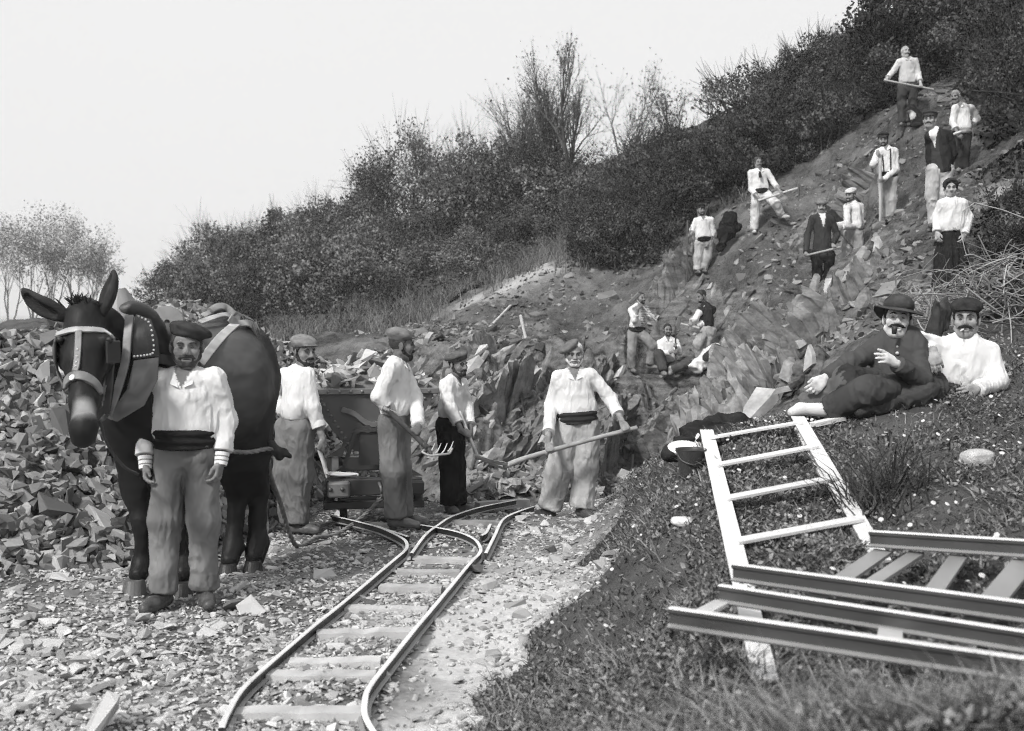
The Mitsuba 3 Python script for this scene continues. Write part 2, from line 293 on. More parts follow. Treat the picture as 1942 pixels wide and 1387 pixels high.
GA, GD = np.meshgrid(A, D); GX = GA * GD; GY = GD; LD = np.log(GD)
GZ = coarse(hs, GA, LD, 3); GZ0 = GZ.copy()
KW = np.stack([coarse(kw[:, i].reshape(U.shape), GA, LD) for i in range(5)], -1)
XY = np.stack([GX, GY, 0 * GX], -1)
wob = np.stack([meshkit.fbm(XY * (1.3 if k else 1.1) + 40 * k, 4, k) for k in range(5)], -1) - .5
KW = KW + 0.55 * wob; KW[..., 0] += 0.05
CLS = KW.argmax(-1)
def softw(k): 
    o = np.delete(KW, k, -1).max(-1); return np.clip((KW[..., k] - o) / 0.22 + 0.35, 0, 1)
RW, SW, VW, BW, FW = softw(1), softw(2), softw(3), softw(4), softw(0)
# bedding of the slate: planes that climb to the right and away, broken into steps
NB = unit([-0.58, -0.40, 0.71]); NJ = unit([0.75, -0.62, 0.1]); NK = unit([0.35, 0.85, 0.3])
def strata(x, y, z, th, seed):
    p = np.stack([x, y, z], -1); w = meshkit.fbm(p * .6, 3, seed) * 0.5
    t = p @ NB + w; j = np.floor((p @ NJ + 0.6 * meshkit.fbm(p * .5 + 9, 2, seed)) / (th * 3.1)); k = np.floor((p @ NK + 0.5 * meshkit.fbm(p * .7 + 5, 2, seed)) / (th * 4.3))
    o = np.mod(np.sin(j * 12.9 + k * 78.2 + seed) * 43758.5, 1) * th
    q = (t + o) / th; fl = np.floor(q); fr = q - fl
    Q = (fl + np.clip((fr - .70) / .30, 0, 1)) * th - o - w + 0.25 * th
    return (Q - t + w) / NB[2]
rockz = strata(GX, GY, GZ, 0.80, 1); rockz = rockz + 0.9 * strata(GX, GY, GZ + rockz, 0.34, 2); rockz = rockz + .5 * strata(GX, GY, GZ + rockz, 0.09, 3)
from scipy.ndimage import gaussian_filter
rockz = gaussian_filter(rockz, (.9, 1.1))
fine = np.clip(GD / 10, .35, 1.4)
lump = lambda s, o, sd: meshkit.fbm(np.stack([GX * s, GY * s, GZ * s], -1), o, sd) - .5
DZ = RW * (rockz * np.clip((GD - 8) / 3, 0, 1) + .10 * lump(5, 4, 3)) + SW * (.35 * lump(1.2, 4, 5) * fine + .10 * lump(9, 3, 6)) + VW * (.5 * lump(.9, 3, 7) * fine) + BW * (.10 * lump(2.2, 3, 8) + .05 * lump(9, 2, 9)) + FW * (.05 * lump(2, 2, 10) + .025 * lump(11, 3, 11))
# men and things stand on calm ground
for x, y, z, k in CP:
    if k in 'frs':
        r = .30 if k == 'r' else .24
    else: r = .2
    if y < 6: continue
    DZ *= 1 - .9 * np.exp(-((GX - x) ** 2 + (GY - y) ** 2) / (2 * r * r))
GZ = GZ + DZ
def Hq(x, y):
    x, y = np.asarray(x, float), np.asarray(y, float); y = np.clip(y, D[0], D[-1])
    ia = np.interp(np.clip(x / y, A[0], A[-1]), A, np.arange(len(A))); idd = np.interp(y, D, np.arange(len(D)))
    return map_coordinates(GZ, [np.atleast_1d(idd), np.atleast_1d(ia)], order=1, mode='nearest').reshape(np.shape(x / y))
def field(fl, x, y):
    ia = np.interp(np.clip(x / y, A[0], A[-1]), A, np.arange(len(A))); idd = np.interp(y, D, np.arange(len(D)))
    return map_coordinates(fl, [np.atleast_1d(idd), np.atleast_1d(ia)], order=1, mode='nearest').reshape(np.shape(ia))
def G(px, py, dmin=2.0, dmax=60):
    "where the line of sight through a pixel meets the ground"
    ds = np.exp(np.linspace(math.log(dmin), math.log(dmax), 3000)); r = P(px, py, 1.0) - [0, 0, CH]
    hit = (CH + r[2] * ds) < Hq(r[0] * ds, ds); d = ds[hit.argmax()] if hit.any() else dmax
    return P(px, py, d)
def gnormal(x, y, e=.12):
    n = np.stack([Hq(x - e, y) - Hq(x + e, y), Hq(x, y - e) - Hq(x, y + e), np.full(np.shape(x), 2 * e)], -1)
    return n / np.linalg.norm(n, axis=-1, keepdims=True)
nd, na = GX.shape
VID = np.arange(nd * na).reshape(nd, na)
quad = np.stack([VID[:-1, :-1], VID[:-1, 1:], VID[1:, 1:], VID[1:, :-1]], -1).reshape(-1, 4)
qc = CLS[:-1, :-1].ravel()
allv = np.stack([GX, GY, GZ], -1).reshape(-1, 3)
alln = normals(allv, np.vstack([quad[:, [0, 1, 2]], quad[:, [0, 2, 3]]]))
bright = np.clip(meshkit.fbm(allv * 1.7 + 31, 4, 21) * 1.6 - .35, 0, 1)
path = np.exp(-((allv[:, 0] - (-.05 + .045 * (allv[:, 1] - 5))) / .55) ** 2) * np.clip((8.5 - allv[:, 1]) / 2, 0, 1)          # trodden pale dust beside the track
bright = np.where(qc[0] >= 0, np.clip(bright * .8 + path * 1.0, 0, 1.2), 0)
spoil = np.exp(-(((allv[:, 0] - .1) / 2.6) ** 2 + ((allv[:, 1] - 28.2) / 1.9) ** 2)); bright = np.clip(bright + .75 * spoil, 0, 1.2)
for i, (nm, mt) in enumerate((('quarry_floor', 'm_floor'), ('rock_face', 'm_rock'), ('earth_slope', 'm_soil'), ('hillside', 'm_veg'), ('grass_bank', 'm_veg'))):
    q = quad[qc == i]; u, inv = np.unique(q, return_inverse=True); f = inv.reshape(-1, 4); f = np.vstack([f[:, [0, 1, 2]], f[:, [0, 2, 3]]])
    path_ = meshkit.write_ply(trimesh.Trimesh(allv[u], f, process=False), False, np.stack([0 * bright[u], bright[u]], 1), None, None if i == 1 else alln[u])
    scene[nm] = {'type': 'ply', 'filename': path_, 'face_normals': i == 1, 'bsdf': {'type': 'ref', 'id': mt}}
    lab(nm, None, kind='structure')
lab('quarry_floor', 'pale stony quarry floor under the narrow track'); lab('rock_face', 'stepped slate rock face of the quarry'); lab('earth_slope', 'bare earth and scree slopes on the quarry side')
lab('hillside', 'dark overgrown hillside above the quarry'); lab('grass_bank', 'grass bank in the right foreground')
far = trimesh.creation.cylinder(1500, 1, sections=64); v_, f_ = np.array(far.vertices), np.array(far.faces)
add('far_ground', (v_ + [0, 0, -2.6], f_), 'm_veg', uv=np.zeros((len(v_), 2))); lab('far_ground', 'flat land beyond the quarry', kind='structure')
edge = np.concatenate([VID[0], VID[1:, -1], VID[-1, ::-1][1:], VID[::-1, 0][1:]]); ev = allv[edge]; lo = ev * [1, 1, 0] + [0, 0, -2.4]; ne = len(ev); k = np.arange(ne)
add('terrain', (np.vstack([ev, lo]), np.stack([k, (k + 1) % ne, (k + 1) % ne + ne, k + ne], 1)), 'm_veg', uv=np.zeros((2 * ne, 2))); lab('terrain', 'outer edge of the high ground', kind='structure')

# ---------------------------------------------------------------- stones
rng = np.random.default_rng(7)
def stone_mesh(r, flat=.45, n=10):
    p = r.uniform(-1, 1, (n, 3)); p /= np.abs(p).max(1, keepdims=True) ** .8; p *= [1, r.uniform(.55, .95), flat * r.uniform(.6, 1.3)]
    return hull(p * .5)
STV = []
for i in range(14):
    m = stone_mesh(rng, .24 + .05 * (i % 5)); v, f = unweld(m)
    STV.append((v, f, np.repeat(rng.uniform(.8, 1.12, len(f)), 3)))
STONE = {}
def stone_dict(i, tone):
    if (i, tone) not in STONE:
        v, f, c = STV[i]; STONE[i, tone] = mikit.ply((v, f), 'm_vc', smooth=False, color=np.repeat((c * tone)[:, None], 3, 1))
    return STONE[i, tone]
def rotm(r, n=None, tilt=.5):
    "random turn about z, tipped, then laid on a slope of normal n"
    a = r.uniform(0, 2 * np.pi); q = np.array([[math.cos(a), -math.sin(a), 0], [math.sin(a), math.cos(a), 0], [0, 0, 1]])
    z = unit(np.array([0, 0, 1.0]) + r.normal(0, tilt, 3)) if n is None else unit(np.asarray(n) + r.normal(0, tilt, 3))
    return frame(z=z, x=[1, .01, 0])[:3, :3] @ q
def stone_part(parent, o, s, R, i=None, tone=None, name='stone'):
    i = int(rng.integers(14)) if i is None else i; tone = [.07, .14, .28, .48][int(rng.integers(4))] if tone is None else tone
    M = np.eye(4); M[:3, :3] = R * s; M[:3, 3] = o
    k = num(parent + '__' + name); scene[k] = {**stone_dict(i, tone), 'to_world': T(M)}; return k
def stone_mass(pos, size, nrm, tones, tilt=.5, variants=None, seed=3):
    "many small stones as one mesh"
    r = np.random.default_rng(seed); V, Fc, C, o = [], [], [], 0; which = r.integers(len(variants or STV), size=len(pos)); n = len(pos)
    ang = r.uniform(0, 2 * np.pi, n); z = np.asarray(nrm) + r.normal(0, tilt, (n, 3)); z /= np.linalg.norm(z, axis=1, keepdims=True)
    x = np.stack([np.cos(ang), np.sin(ang), 0 * ang], -1); x -= (x * z).sum(1, keepdims=True) * z; x /= np.linalg.norm(x, axis=1, keepdims=True); y = np.cross(z, x)
    R = np.stack([x, y, z], -1) * np.asarray(size)[:, None, None]; tone = r.uniform(*tones, n)
    for k, (v, f, c) in enumerate(variants or STV):
        i = np.nonzero(which == k)[0]
        if not len(i): continue
        vv = np.einsum('nij,mj->nmi', R[i], v) + pos[i][:, None]; m = len(v)
        V.append(vv.reshape(-1, 3)); Fc.append((f[None] + (np.arange(len(i)) * m)[:, None, None]).reshape(-1, 3) + o); C.append((c[None] * tone[i][:, None]).ravel()); o += len(i) * m
    return (np.vstack(V), np.vstack(Fc)), np.concatenate(C)
FLAKES = []
for i in range(10):
    a = np.sort(rng.uniform(0, 2 * np.pi, 5)); p = np.stack([np.cos(a), np.sin(a) * .75, 0 * a], -1) * rng.uniform(.6, 1, (5, 1)); top = p * .8 + [0, 0, .26]; top[:, 2] += rng.uniform(-.06, .06, 5)
    v, f = unweld(hull(np.vstack([p, top]) * .5)); FLAKES.append((v, f, np.repeat(rng.uniform(.85, 1.1, len(f)), 3)))

# big heap of broken slate on the left
RIDGE = np.array([(-6.2, 6.6, 1.9), (-5.0, 7.4, 1.75), *[P(*q) for q in ((0, 622, 8.3), (110, 612, 8.8), (220, 600, 9.6), (300, 585, 11), (345, 578, 12), (410, 590, 12.6), (480, 625, 13.2), (560, 660, 14), (620, 690, 14.8))]])
RP = smooth_path(RIDGE, 160)
def heap_h(x, y):
    sh = np.shape(x); x, y = np.ravel(x), np.ravel(y); o = np.full(len(x), -9.0)
    for q in RP: o = np.maximum(o, q[2] - .93 * np.sqrt((x - q[0]) ** 2 + (y - q[1]) ** 2 + .05) + .16)
    o = o - 1.5 * np.maximum(0, x - np.interp(y, [4, 6.9, 10.5, 13, 17], [-2.85, -2.42, -2.5, -1.75, -.9]))
    p = np.stack([x, y, 0 * x], -1); o = o + .34 * (meshkit.fbm(p * 1.1, 3, 4) - .5) + .12 * (meshkit.fbm(p * 4, 3, 5) - .5)
    return o.reshape(sh)
hx, hy = np.meshgrid(np.arange(-9, -.6, .06), np.arange(4.2, 17.5, .06)); hz = heap_h(hx, hy); hg = Hq(hx, hy)
nid = np.arange(hx.size).reshape(hx.shape); hq = np.stack([nid[:-1, :-1], nid[:-1, 1:], nid[1:, 1:], nid[1:, :-1]], -1).reshape(-1, 4)
okq = (hz > hg - .12).ravel()[hq].all(1); u, inv = np.unique(hq[okq], return_inverse=True)
lab('slate_heap', 'long heap of broken slate sloping down behind the mule on the left', 'rock heap')
add('slate_heap__core', (np.stack([hx, hy, hz - .05], -1).reshape(-1, 3)[u], inv.reshape(-1, 4)), 'm_rock', uv=np.zeros((len(u), 2)))
def hnorm(x, y, e=.1):
    n = np.stack([heap_h(x - e, y) - heap_h(x + e, y), heap_h(x, y - e) - heap_h(x, y + e), np.full(np.shape(x), 2 * e)], -1); return n / np.linalg.norm(n, axis=-1, keepdims=True)
r = np.random.default_rng(11); cx, cy = r.uniform(-6.5, -.8, 60000), r.uniform(4.8, 16.5, 60000); cz = heap_h(cx, cy); keep = (cz > Hq(cx, cy) - .03) & (np.abs(cx / cy) < .75)
cx, cy, cz = cx[keep], cy[keep], cz[keep]; hn = hnorm(cx, cy); vis = (hn * (np.array([0, 0, CH]) - np.stack([cx, cy, cz], -1))).sum(1) > -.2; w = np.nonzero(vis)[0]
near = w[(cy[w] < 9.2) & (cx[w] / cy[w] > -.5)][:1400]; big = near[:300]; size = r.uniform(.10, .17, 300) * np.where(r.random(300) < .2, 1.4, 1)
for i, s in zip(big, size):
    stone_part('slate_heap', (cx[i], cy[i], cz[i] + s * .06), s * 1.25, rotm(r, hn[i], .55), name='slate_stone')
rest = w[~np.isin(w, big)][:13000]; sz = r.uniform(.045, .13, len(rest)) * np.where(cy[rest] > 9, 1.15, 1.0)
m, c = stone_mass(np.stack([cx, cy, cz + .02], -1)[rest], sz * 1.3, hn[rest], (.04, .40), .6)
add('slate_heap__small_stones', m, 'm_vc', c, False); lab('slate_heap__small_stones', None, kind='stuff')

# chips over the quarry floor
r = np.random.default_rng(5); n = 100000; d = np.exp(r.uniform(math.log(3.6), math.log(15), n)); a = np.where(r.random(n) < .12, r.uniform(-.8, -.55, n), r.uniform(-.56, .30, n)); x, y = a * d, d; fl = field(FW, x, y); wd = field(BW, x, y)
dens = np.clip(.45 + 1.1 * (meshkit.fbm(np.stack([x, y, 0 * x], -1) * 1.6, 3, 9) - .35), .12, 1) * np.where(np.abs(x - (-.05 + .045 * (y - 5))) < .45, np.clip((y - 5) / 4, .25, 1), 1)
k = (fl > .5) & (wd < .3) & (r.random(n) < dens) & (heap_h(x, y) < Hq(x, y) + .02); x, y = x[k], y[k]; n = len(x)
s = np.exp(r.normal(math.log(.026), .45, n)); m, c = stone_mass(np.stack([x, y, Hq(x, y) + .004], -1), s * 1.5, np.tile([0, 0, 1.0], (n, 1)), (.20, .62), .30, FLAKES, 4)
add('stone_chips', m, 'm_vc', c, False); lab('stone_chips', 'pale stone chips strewn over the quarry floor', 'gravel', kind='stuff')
for i in range(150):
    while True:
        d = math.exp(r.uniform(math.log(4.3), math.log(10.5))); q = np.array([r.uniform(-.5, .14) * d, d]); z = float(Hq(*q))
        if field(FW, *q) > .6 and heap_h(*q) < z and not (abs(q[0] + .75) < .6 and d < 9): break
    s = r.uniform(.07, .15); stone_part('quarry_floor', (*q, z + s * .08), s, rotm(r, None, .25), tone=[.34, .42, .5][i % 3])
for px, py, s, t in ((905, 1085, .17, .09), (1048, 1048, .10, .14), (437, 1158, .17, .16), (478, 1162, .16, .5), (615, 1100, .17, .55), (180, 1385, .3, .5), (40, 1230, .2, .5), (700, 1148, .14, .12)):
    q = G(px, py); stone_part('quarry_floor', q + [0, 0, s * .12], s, rotm(r, None, .4), tone=t)

# rubble behind the man with the long shovel
lab('rubble_heap', 'low heap of dark broken slate behind the man with the long shovel', 'rock heap'); pos, sz = [], []
for i in range(560):
    px, py = r.uniform(872, 1062), 0
    py = r.uniform(905, 958) - 20 * math.exp(-((px - 1000) / 60) ** 2); q = G(px, py, 9); hgt = .30 * math.exp(-((px - 985) / 70) ** 2 - ((q[1] - 12.1) / .8) ** 2)
    q = q + [0, 0, hgt * r.uniform(.3, 1)]
    if i < 170: s = r.uniform(.10, .30); stone_part('rubble_heap', q + [0, 0, .02], s, rotm(r, None, .7), tone=[.14, .2, .28, .36][i % 4])
    else: pos.append(q); sz.append(r.uniform(.06, .15))
for i in range(260):
    q = G(r.uniform(1090, 1250), r.uniform(893, 935), 9)
    if q[1] > 9.5: pos.append(q); sz.append(r.uniform(.07, .2))
pos = np.array(pos); m, c = stone_mass(pos, np.array(sz) * 1.2, np.tile([0, 0, 1.0], (len(pos), 1)), (.16, .42), .7, seed=8); add('rubble_heap__small_stones', m, 'm_vc', c, False); lab('rubble_heap__small_stones', None, kind='stuff')

# slabs standing proud of the rock face, along its bedding
r = np.random.default_rng(21); SLAB = []
for i in range(8):
    n = 7; a = np.sort(r.uniform(0, 2 * np.pi, n)); p = np.stack([np.cos(a), np.sin(a) * r.uniform(.45, .8), 0 * a], -1) * r.uniform(.75, 1, (n, 1)); q = p * r.uniform(.8, 1, (n, 1)) + [r.uniform(-.12, .12), r.uniform(-.1, .1), r.uniform(.16, .34)]; q[:, 2] += r.uniform(-.03, .03, n)
    v, f = unweld(hull(np.vstack([p, q]) * .5)); SLAB.append((v, f))
SLD = {}
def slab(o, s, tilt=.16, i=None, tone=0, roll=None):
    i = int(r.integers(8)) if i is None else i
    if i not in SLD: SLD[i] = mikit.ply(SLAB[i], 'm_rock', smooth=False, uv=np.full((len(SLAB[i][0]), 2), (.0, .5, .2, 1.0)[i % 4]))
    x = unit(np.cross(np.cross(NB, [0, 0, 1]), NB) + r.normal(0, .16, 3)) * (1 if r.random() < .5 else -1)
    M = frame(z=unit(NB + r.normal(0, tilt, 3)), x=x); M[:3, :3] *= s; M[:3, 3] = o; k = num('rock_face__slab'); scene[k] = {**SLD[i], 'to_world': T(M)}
cnt = 0
while cnt < 262:
    px, py = r.uniform(790, 1700), r.uniform(430, 900); q = G(px, py, 10)
    if q[1] < 10.5 or q[1] > 26 or field(RW, q[0], q[1]) < .75 or any(abs(px - a) < 26 and abs(py - b) < 40 for a, b in ((1215, 690), (1260, 690), (1335, 670), (1555, 500), (1610, 470), (1683, 390))): continue
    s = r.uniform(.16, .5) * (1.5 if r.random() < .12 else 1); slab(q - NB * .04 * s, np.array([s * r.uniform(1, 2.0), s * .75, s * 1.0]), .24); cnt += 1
for t in np.linspace(0, 1, 26):                                               # jagged crest of the nearest rib
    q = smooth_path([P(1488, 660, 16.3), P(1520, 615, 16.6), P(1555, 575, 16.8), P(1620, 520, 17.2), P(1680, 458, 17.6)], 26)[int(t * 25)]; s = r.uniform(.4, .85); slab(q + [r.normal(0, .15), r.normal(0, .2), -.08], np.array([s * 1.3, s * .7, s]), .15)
for px, py, s in ((1450, 772, 1.5), (1395, 775, 1.0), (1370, 740, .9), (905, 690, 1.1), (860, 735, .9), (950, 745, .9), (1010, 730, .8), (1480, 700, 1.0), (1545, 640, 1.0), (1570, 600, .9), (1640, 575, .8), (1600, 560, .8)):
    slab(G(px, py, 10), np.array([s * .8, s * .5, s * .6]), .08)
# ribs of solid bedrock, sloping on the left and broken off steeply on the right
r = np.random.default_rng(44)
def crag(p0, p1, w, h, seed, tone):
    a, b = G(*p0, 10), G(*p1, 10); ax = b - a; L = np.linalg.norm(ax); ax = ax / L; n = unit(gnormal((a[0] + b[0]) / 2, (a[1] + b[1]) / 2, .8) + [-.1, -.25, .35]); sd = unit(np.cross(ax, n)); n = np.cross(sd, ax)
    ns, nt = int(L / .07) + 8, 26; s, t = np.meshgrid(np.linspace(-.06, 1.06, ns), np.linspace(-1, 1.15, nt), indexing='ij'); q = np.stack([s * L, t * w, 0 * s + seed * 3.7], -1)
    cellv = lambda fs, ft, o: np.mod(np.sin(np.floor(s * L * fs + .8 * meshkit.noise(q * 1.7 + o) + 2 * t) * 12.9 + np.floor(t * ft + .9 * meshkit.noise(q * 2.1 + o)) * 78.2 + o + seed) * 43758.5, 1)
    top = np.clip((t + 1) / 1.35, 0, 1) ** .8; edge = .55 + .35 * (cellv(1.1, .01, 1) - .5) + .12 * (cellv(4, .01, 3) - .5); fall = np.clip((edge + .16 - t) / .16, 0, 1)
    H = h * (.45 + .75 * cellv(.9, 1.3, 5)) + .38 * h * (cellv(2.6, 3.2, 7) - .5) + .22 * h * (cellv(6, 6, 9) - .5); ends = np.clip(np.minimum(s + .06, 1.06 - s) * 7, 0, 1)
    z = top * fall * H * ends + .05 * h * (meshkit.fbm(q * 6, 3, seed) - .5) - .12; base = a + ax * (s * L)[..., None] + sd * (t * w)[..., None]
    g = np.stack([base[..., 0], base[..., 1], Hq(base[..., 0], base[..., 1])], -1); v = np.where((z < .02)[..., None], np.minimum(g - [0, 0, .06], base + n * z[..., None]), base + n * z[..., None]); v = v + .02 * r.normal(0, 1, v.shape)
    i, j = np.meshgrid(np.arange(ns - 1), np.arange(nt - 1), indexing='ij'); f = np.stack([i * nt + j, (i + 1) * nt + j, (i + 1) * nt + j + 1, i * nt + j + 1], -1).reshape(-1, 4); v = v.reshape(-1, 3)
    add(num('rock_face__rib'), (v, f), 'm_rock', smooth=False, uv=np.full((len(v), 2), tone))
for i, (p0, p1, w, h, tn) in enumerate((((1200, 875), (1290, 770), .50, .60, .35), ((1352, 775), (1462, 600), .42, .60, .5), ((1310, 850), (1385, 745), .42, .60, .4), ((1395, 720), (1500, 600), .42, .65, .40), ((1390, 790), (1470, 690), .38, .55, .5), ((1470, 700), (1565, 590), .36, .55, .4),
        ((1540, 650), (1660, 500), .34, .5, .35), ((868, 800), (985, 705), .30, .45, .5), ((850, 720), (925, 655), .28, .42, .5), ((940, 880), (1030, 760), .34, .5, .25), ((1020, 850), (1060, 740), .34, .5, .25), ((1105, 860), (1160, 770), .42, .55, .25), ((1095, 770), (1140, 690), .35, .4, .2), ((1255, 560), (1330, 470), .5, .7, .25), ((1500, 480), (1590, 380), .5, .6, .3), ((1590, 420), (1650, 330), .45, .6, .35))):
    crag(p0, p1, w, h, i + 1, tn)
# scree
n = 24000; d = np.exp(r.uniform(math.log(11), math.log(29), n)); a = np.where(r.random(n) < .12, r.uniform(.5, .7, n), r.uniform(-.14, .5, n)); x, y = a * d, d; k = ((field(SW, x, y) > .5) | ((field(RW, x, y) > .6) & (r.random(n) < .3))) & (field(FW, x, y) < .5)
k &= r.random(n) < np.clip(2.2 * (meshkit.fbm(np.stack([x, y, 0 * x], -1) * .8, 3, 19) - .28), .05, 1)
x, y = x[k], y[k]; m, c = stone_mass(np.stack([x, y, Hq(x, y) + .01], -1), np.exp(r.normal(math.log(.07), .5, len(x))) * 1.3, gnormal(x, y), (.04, .30), .6, seed=12)
add('scree', m, 'm_vc', c, False); lab('scree', 'loose slate fragments lying over the quarry slopes', 'scree', kind='stuff')

# ---------------------------------------------------------------- narrow-gauge rails
RAIL = np.array([(-.030, 0), (.030, 0), (.030, .005), (.006, .012), (.006, .046), (.016, .052), (.016, .064), (.012, .068), (-.012, .068), (-.016, .064), (-.016, .052), (-.006, .046), (-.006, .012), (-.030, .005)])
def rail_mesh(path, scale=1.0, up=(0, 0, 1)):
    v, f = sweep(RAIL * scale, path, up); head = (np.tile(RAIL[:, 1], len(path)) > .05)[f].all(1); m = unweld((v, f)); HEADS[len(m[0])] = np.repeat(head, 3); return m
HEADS = {}
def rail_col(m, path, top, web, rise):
    "worn bright running surface and foot edges, rust on the web; painted sky sheen on upturned feet"
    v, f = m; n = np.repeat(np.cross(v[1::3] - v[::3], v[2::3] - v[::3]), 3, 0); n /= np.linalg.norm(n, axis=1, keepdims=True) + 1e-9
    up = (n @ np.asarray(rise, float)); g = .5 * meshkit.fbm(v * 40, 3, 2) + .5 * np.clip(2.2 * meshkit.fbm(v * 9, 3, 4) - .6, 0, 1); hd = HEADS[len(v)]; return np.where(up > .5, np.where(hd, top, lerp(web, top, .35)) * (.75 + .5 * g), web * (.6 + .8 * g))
def grounded(pxs, n, lift=0.0):
    q = []
    for a, b in pxs:                                                           # on the even bed of the track, not on its single stones
        ds = np.exp(np.linspace(math.log(3), math.log(14), 3000)); r0 = P(a, b, 1.0) - [0, 0, CH]; hit = (CH + r0[2] * ds) < track_z(ds) + .03; q.append(P(a, b, ds[hit.argmax()]))
    q = smooth_path(np.array(q), n); q[:, 2] = track_z(q[:, 1]) - .03 + lift; return q
lab('railway_track', 'narrow rail track curving from the foreground to the points before the tip wagon', 'railway track')
LINES = [(((420, 1385), (432, 1356), (460, 1310), (513, 1260), (640, 1154), (745, 1066), (768, 1046), (772, 1034), (762, 1022), (724, 1004), (686, 993), (630, 980)), 90),
         (((780, 1052), (807, 1016), (833, 996), (860, 980), (913, 963), (978, 950)), 50),
         (((722, 1412), (694, 1365), (692, 1335), (702, 1304), (746, 1247), (812, 1166), (890, 1072), (909, 1052), (911, 1040), (899, 1024), (872, 1012), (837, 1004), (790, 996)), 90),
         (((921, 1052), (938, 1018), (953, 988), (975, 975), (1012, 962)), 40), (((715, 1000), (745, 1010), (775, 1020)), 14), (((930, 996), (922, 1012), (912, 1018)), 8)]
for pxs, n in LINES:
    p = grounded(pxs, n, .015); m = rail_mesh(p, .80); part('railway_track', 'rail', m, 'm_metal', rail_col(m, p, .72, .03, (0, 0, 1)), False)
def sleeper_mesh(a, b, w, h, r):
    a, b = np.asarray(a, float), np.asarray(b, float); n = 7; t = np.linspace(0, 1, n)[:, None]; p = a + (b - a) * t + np.stack([0 * t[:, 0], 0 * t[:, 0], r.normal(0, .003, n)], -1)
    return unweld(sweep(np.array([(-w / 2, -.05), (w / 2, -.05), (w / 2 - .01, h), (-w / 2 + .01, h)]) , p))
r = np.random.default_rng(3)
for x0, x1, py, t in ((768, 906, 1066, .42), (752, 872, 1092, .35), (720, 838, 1122, .4), (656, 812, 1163, .45), (600, 778, 1211, .45), (548, 722, 1262, .5), (508, 712, 1288, .42), (440, 700, 1362, .48), (905, 1000, 975, .35), (850, 950, 994, .3), (690, 745, 1005, .12)):
    a, b = G(x0, py), G(x1, py + r.normal(0, 1.5)); a[2], b[2] = track_z(a[1]) - .022, track_z(b[1]) - .022; part('railway_track', 'sleeper', sleeper_mesh(a, b, .11, .026, r), 'm_vc', t, False, jitter=.5)

# spare track panels stacked on the grass
def panel(key, label, ends, up, top, web, sleepers, scale=1.0, sl_tone=.5, under=.0):
    lab(key, label, 'track panel', 'spare track panels on the grass')
    for a, b in ends:
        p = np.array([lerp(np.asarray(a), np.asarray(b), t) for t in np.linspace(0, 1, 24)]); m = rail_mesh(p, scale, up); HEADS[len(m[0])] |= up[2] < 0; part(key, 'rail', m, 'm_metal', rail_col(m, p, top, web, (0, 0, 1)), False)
    (a0, b0), (a1, b1) = ends
    for t0, t1, w in sleepers:
        p, q = lerp(np.asarray(a0), np.asarray(b0), t0), lerp(np.asarray(a1), np.asarray(b1), t1); e = unit(q - p); z = np.asarray(up, float) * under
        part(key, 'sleeper', unweld(sweep(np.array([(-w / 2, -.006), (w / 2, -.006), (w / 2, .006), (-w / 2, .006)]), np.array([p + z - e * .0, lerp(p, q, .5) + z, q + z + e * .0]), up)), 'm_metal', sl_tone, False, jitter=.4)
def proj(p):
    x, y, z = p[0], p[1], p[2] - CH; f_ = y * CT - z * ST; return CX + F * x / f_, 693.5 - F * (y * ST + z * CT) / f_
def at_py(a, b, py):
    ts = np.linspace(-.1, 1.1, 2400); return float(ts[np.argmin([abs(proj(lerp(np.asarray(a), np.asarray(b), t))[1] - py) for t in ts])])
LL, LR = (P(1340, 815, 6.55), P(1452, 1288, 3.27)), (P(1513, 790, 6.45), P(1672, 1062, 4.42))
LADDER = [(at_py(*LL, a), at_py(*LR, b), .075) for a, b in ((832, 802), (884, 848), (948, 908), (1030, 986))] + [(at_py(*LL, 1252), at_py(*LL, 1252), .06)][:0]
up = np.array([.03, .05, -1.0])
panel('ladder_like_track_panel', 'pale track panel lying upside down like a ladder across the grass bank', ((P(1340, 815, 6.55), P(1452, 1288, 3.27)), (P(1513, 790, 6.45), P(1672, 1062, 4.42))), -up * 0 + np.array([0, 0, -1.0]), .72, .5,
      LADDER, 1.3, .7, -.004)  # sky reflection on the upturned steel is put into this pale colour
def ray(a, b): return a - [0, 0, .068], a + unit(b - a) * 2.5 - [0, 0, .068]
e = unit(np.array([1.167, -1, 0.0])); b0, d0 = P(1392, 1064, 3.88), P(1272, 1150, 3.30)
far_a, far_b = P(1652, 1002, 4.12), P(1652, 1002, 4.12) + unit([1.167, -1.0, .05]) * 2.6
panel('upper_track_panel', 'dark upper track panel running out of the photo at the right', (ray(P(1392, 1064, 3.88), P(1942, 1135, 3.2)), ray(P(1652, 1002, 4.12), P(1942, 1019, 3.76))), (0, 0, 1) , .70, .07, [(.13, .02, .07), (.17, .07, .055), (.27, .13, .06), (.34, .22, .08), (.52, .38, .08)], .88, .26, -.016)
c0 = P(1366, 1104, 3.74)
panel('lower_track_panel', 'nearer track panel with a pale end bar lying under the upper one', (ray(P(1272, 1146, 3.30), P(1942, 1240, 2.72)), ray(P(1366, 1104, 3.74), P(1942, 1190, 3.08))), (0, 0, 1), .70, .07, [(.008, .004, .055), (.26, .24, .07), (.5, .5, .1)], .88, .5, .0)

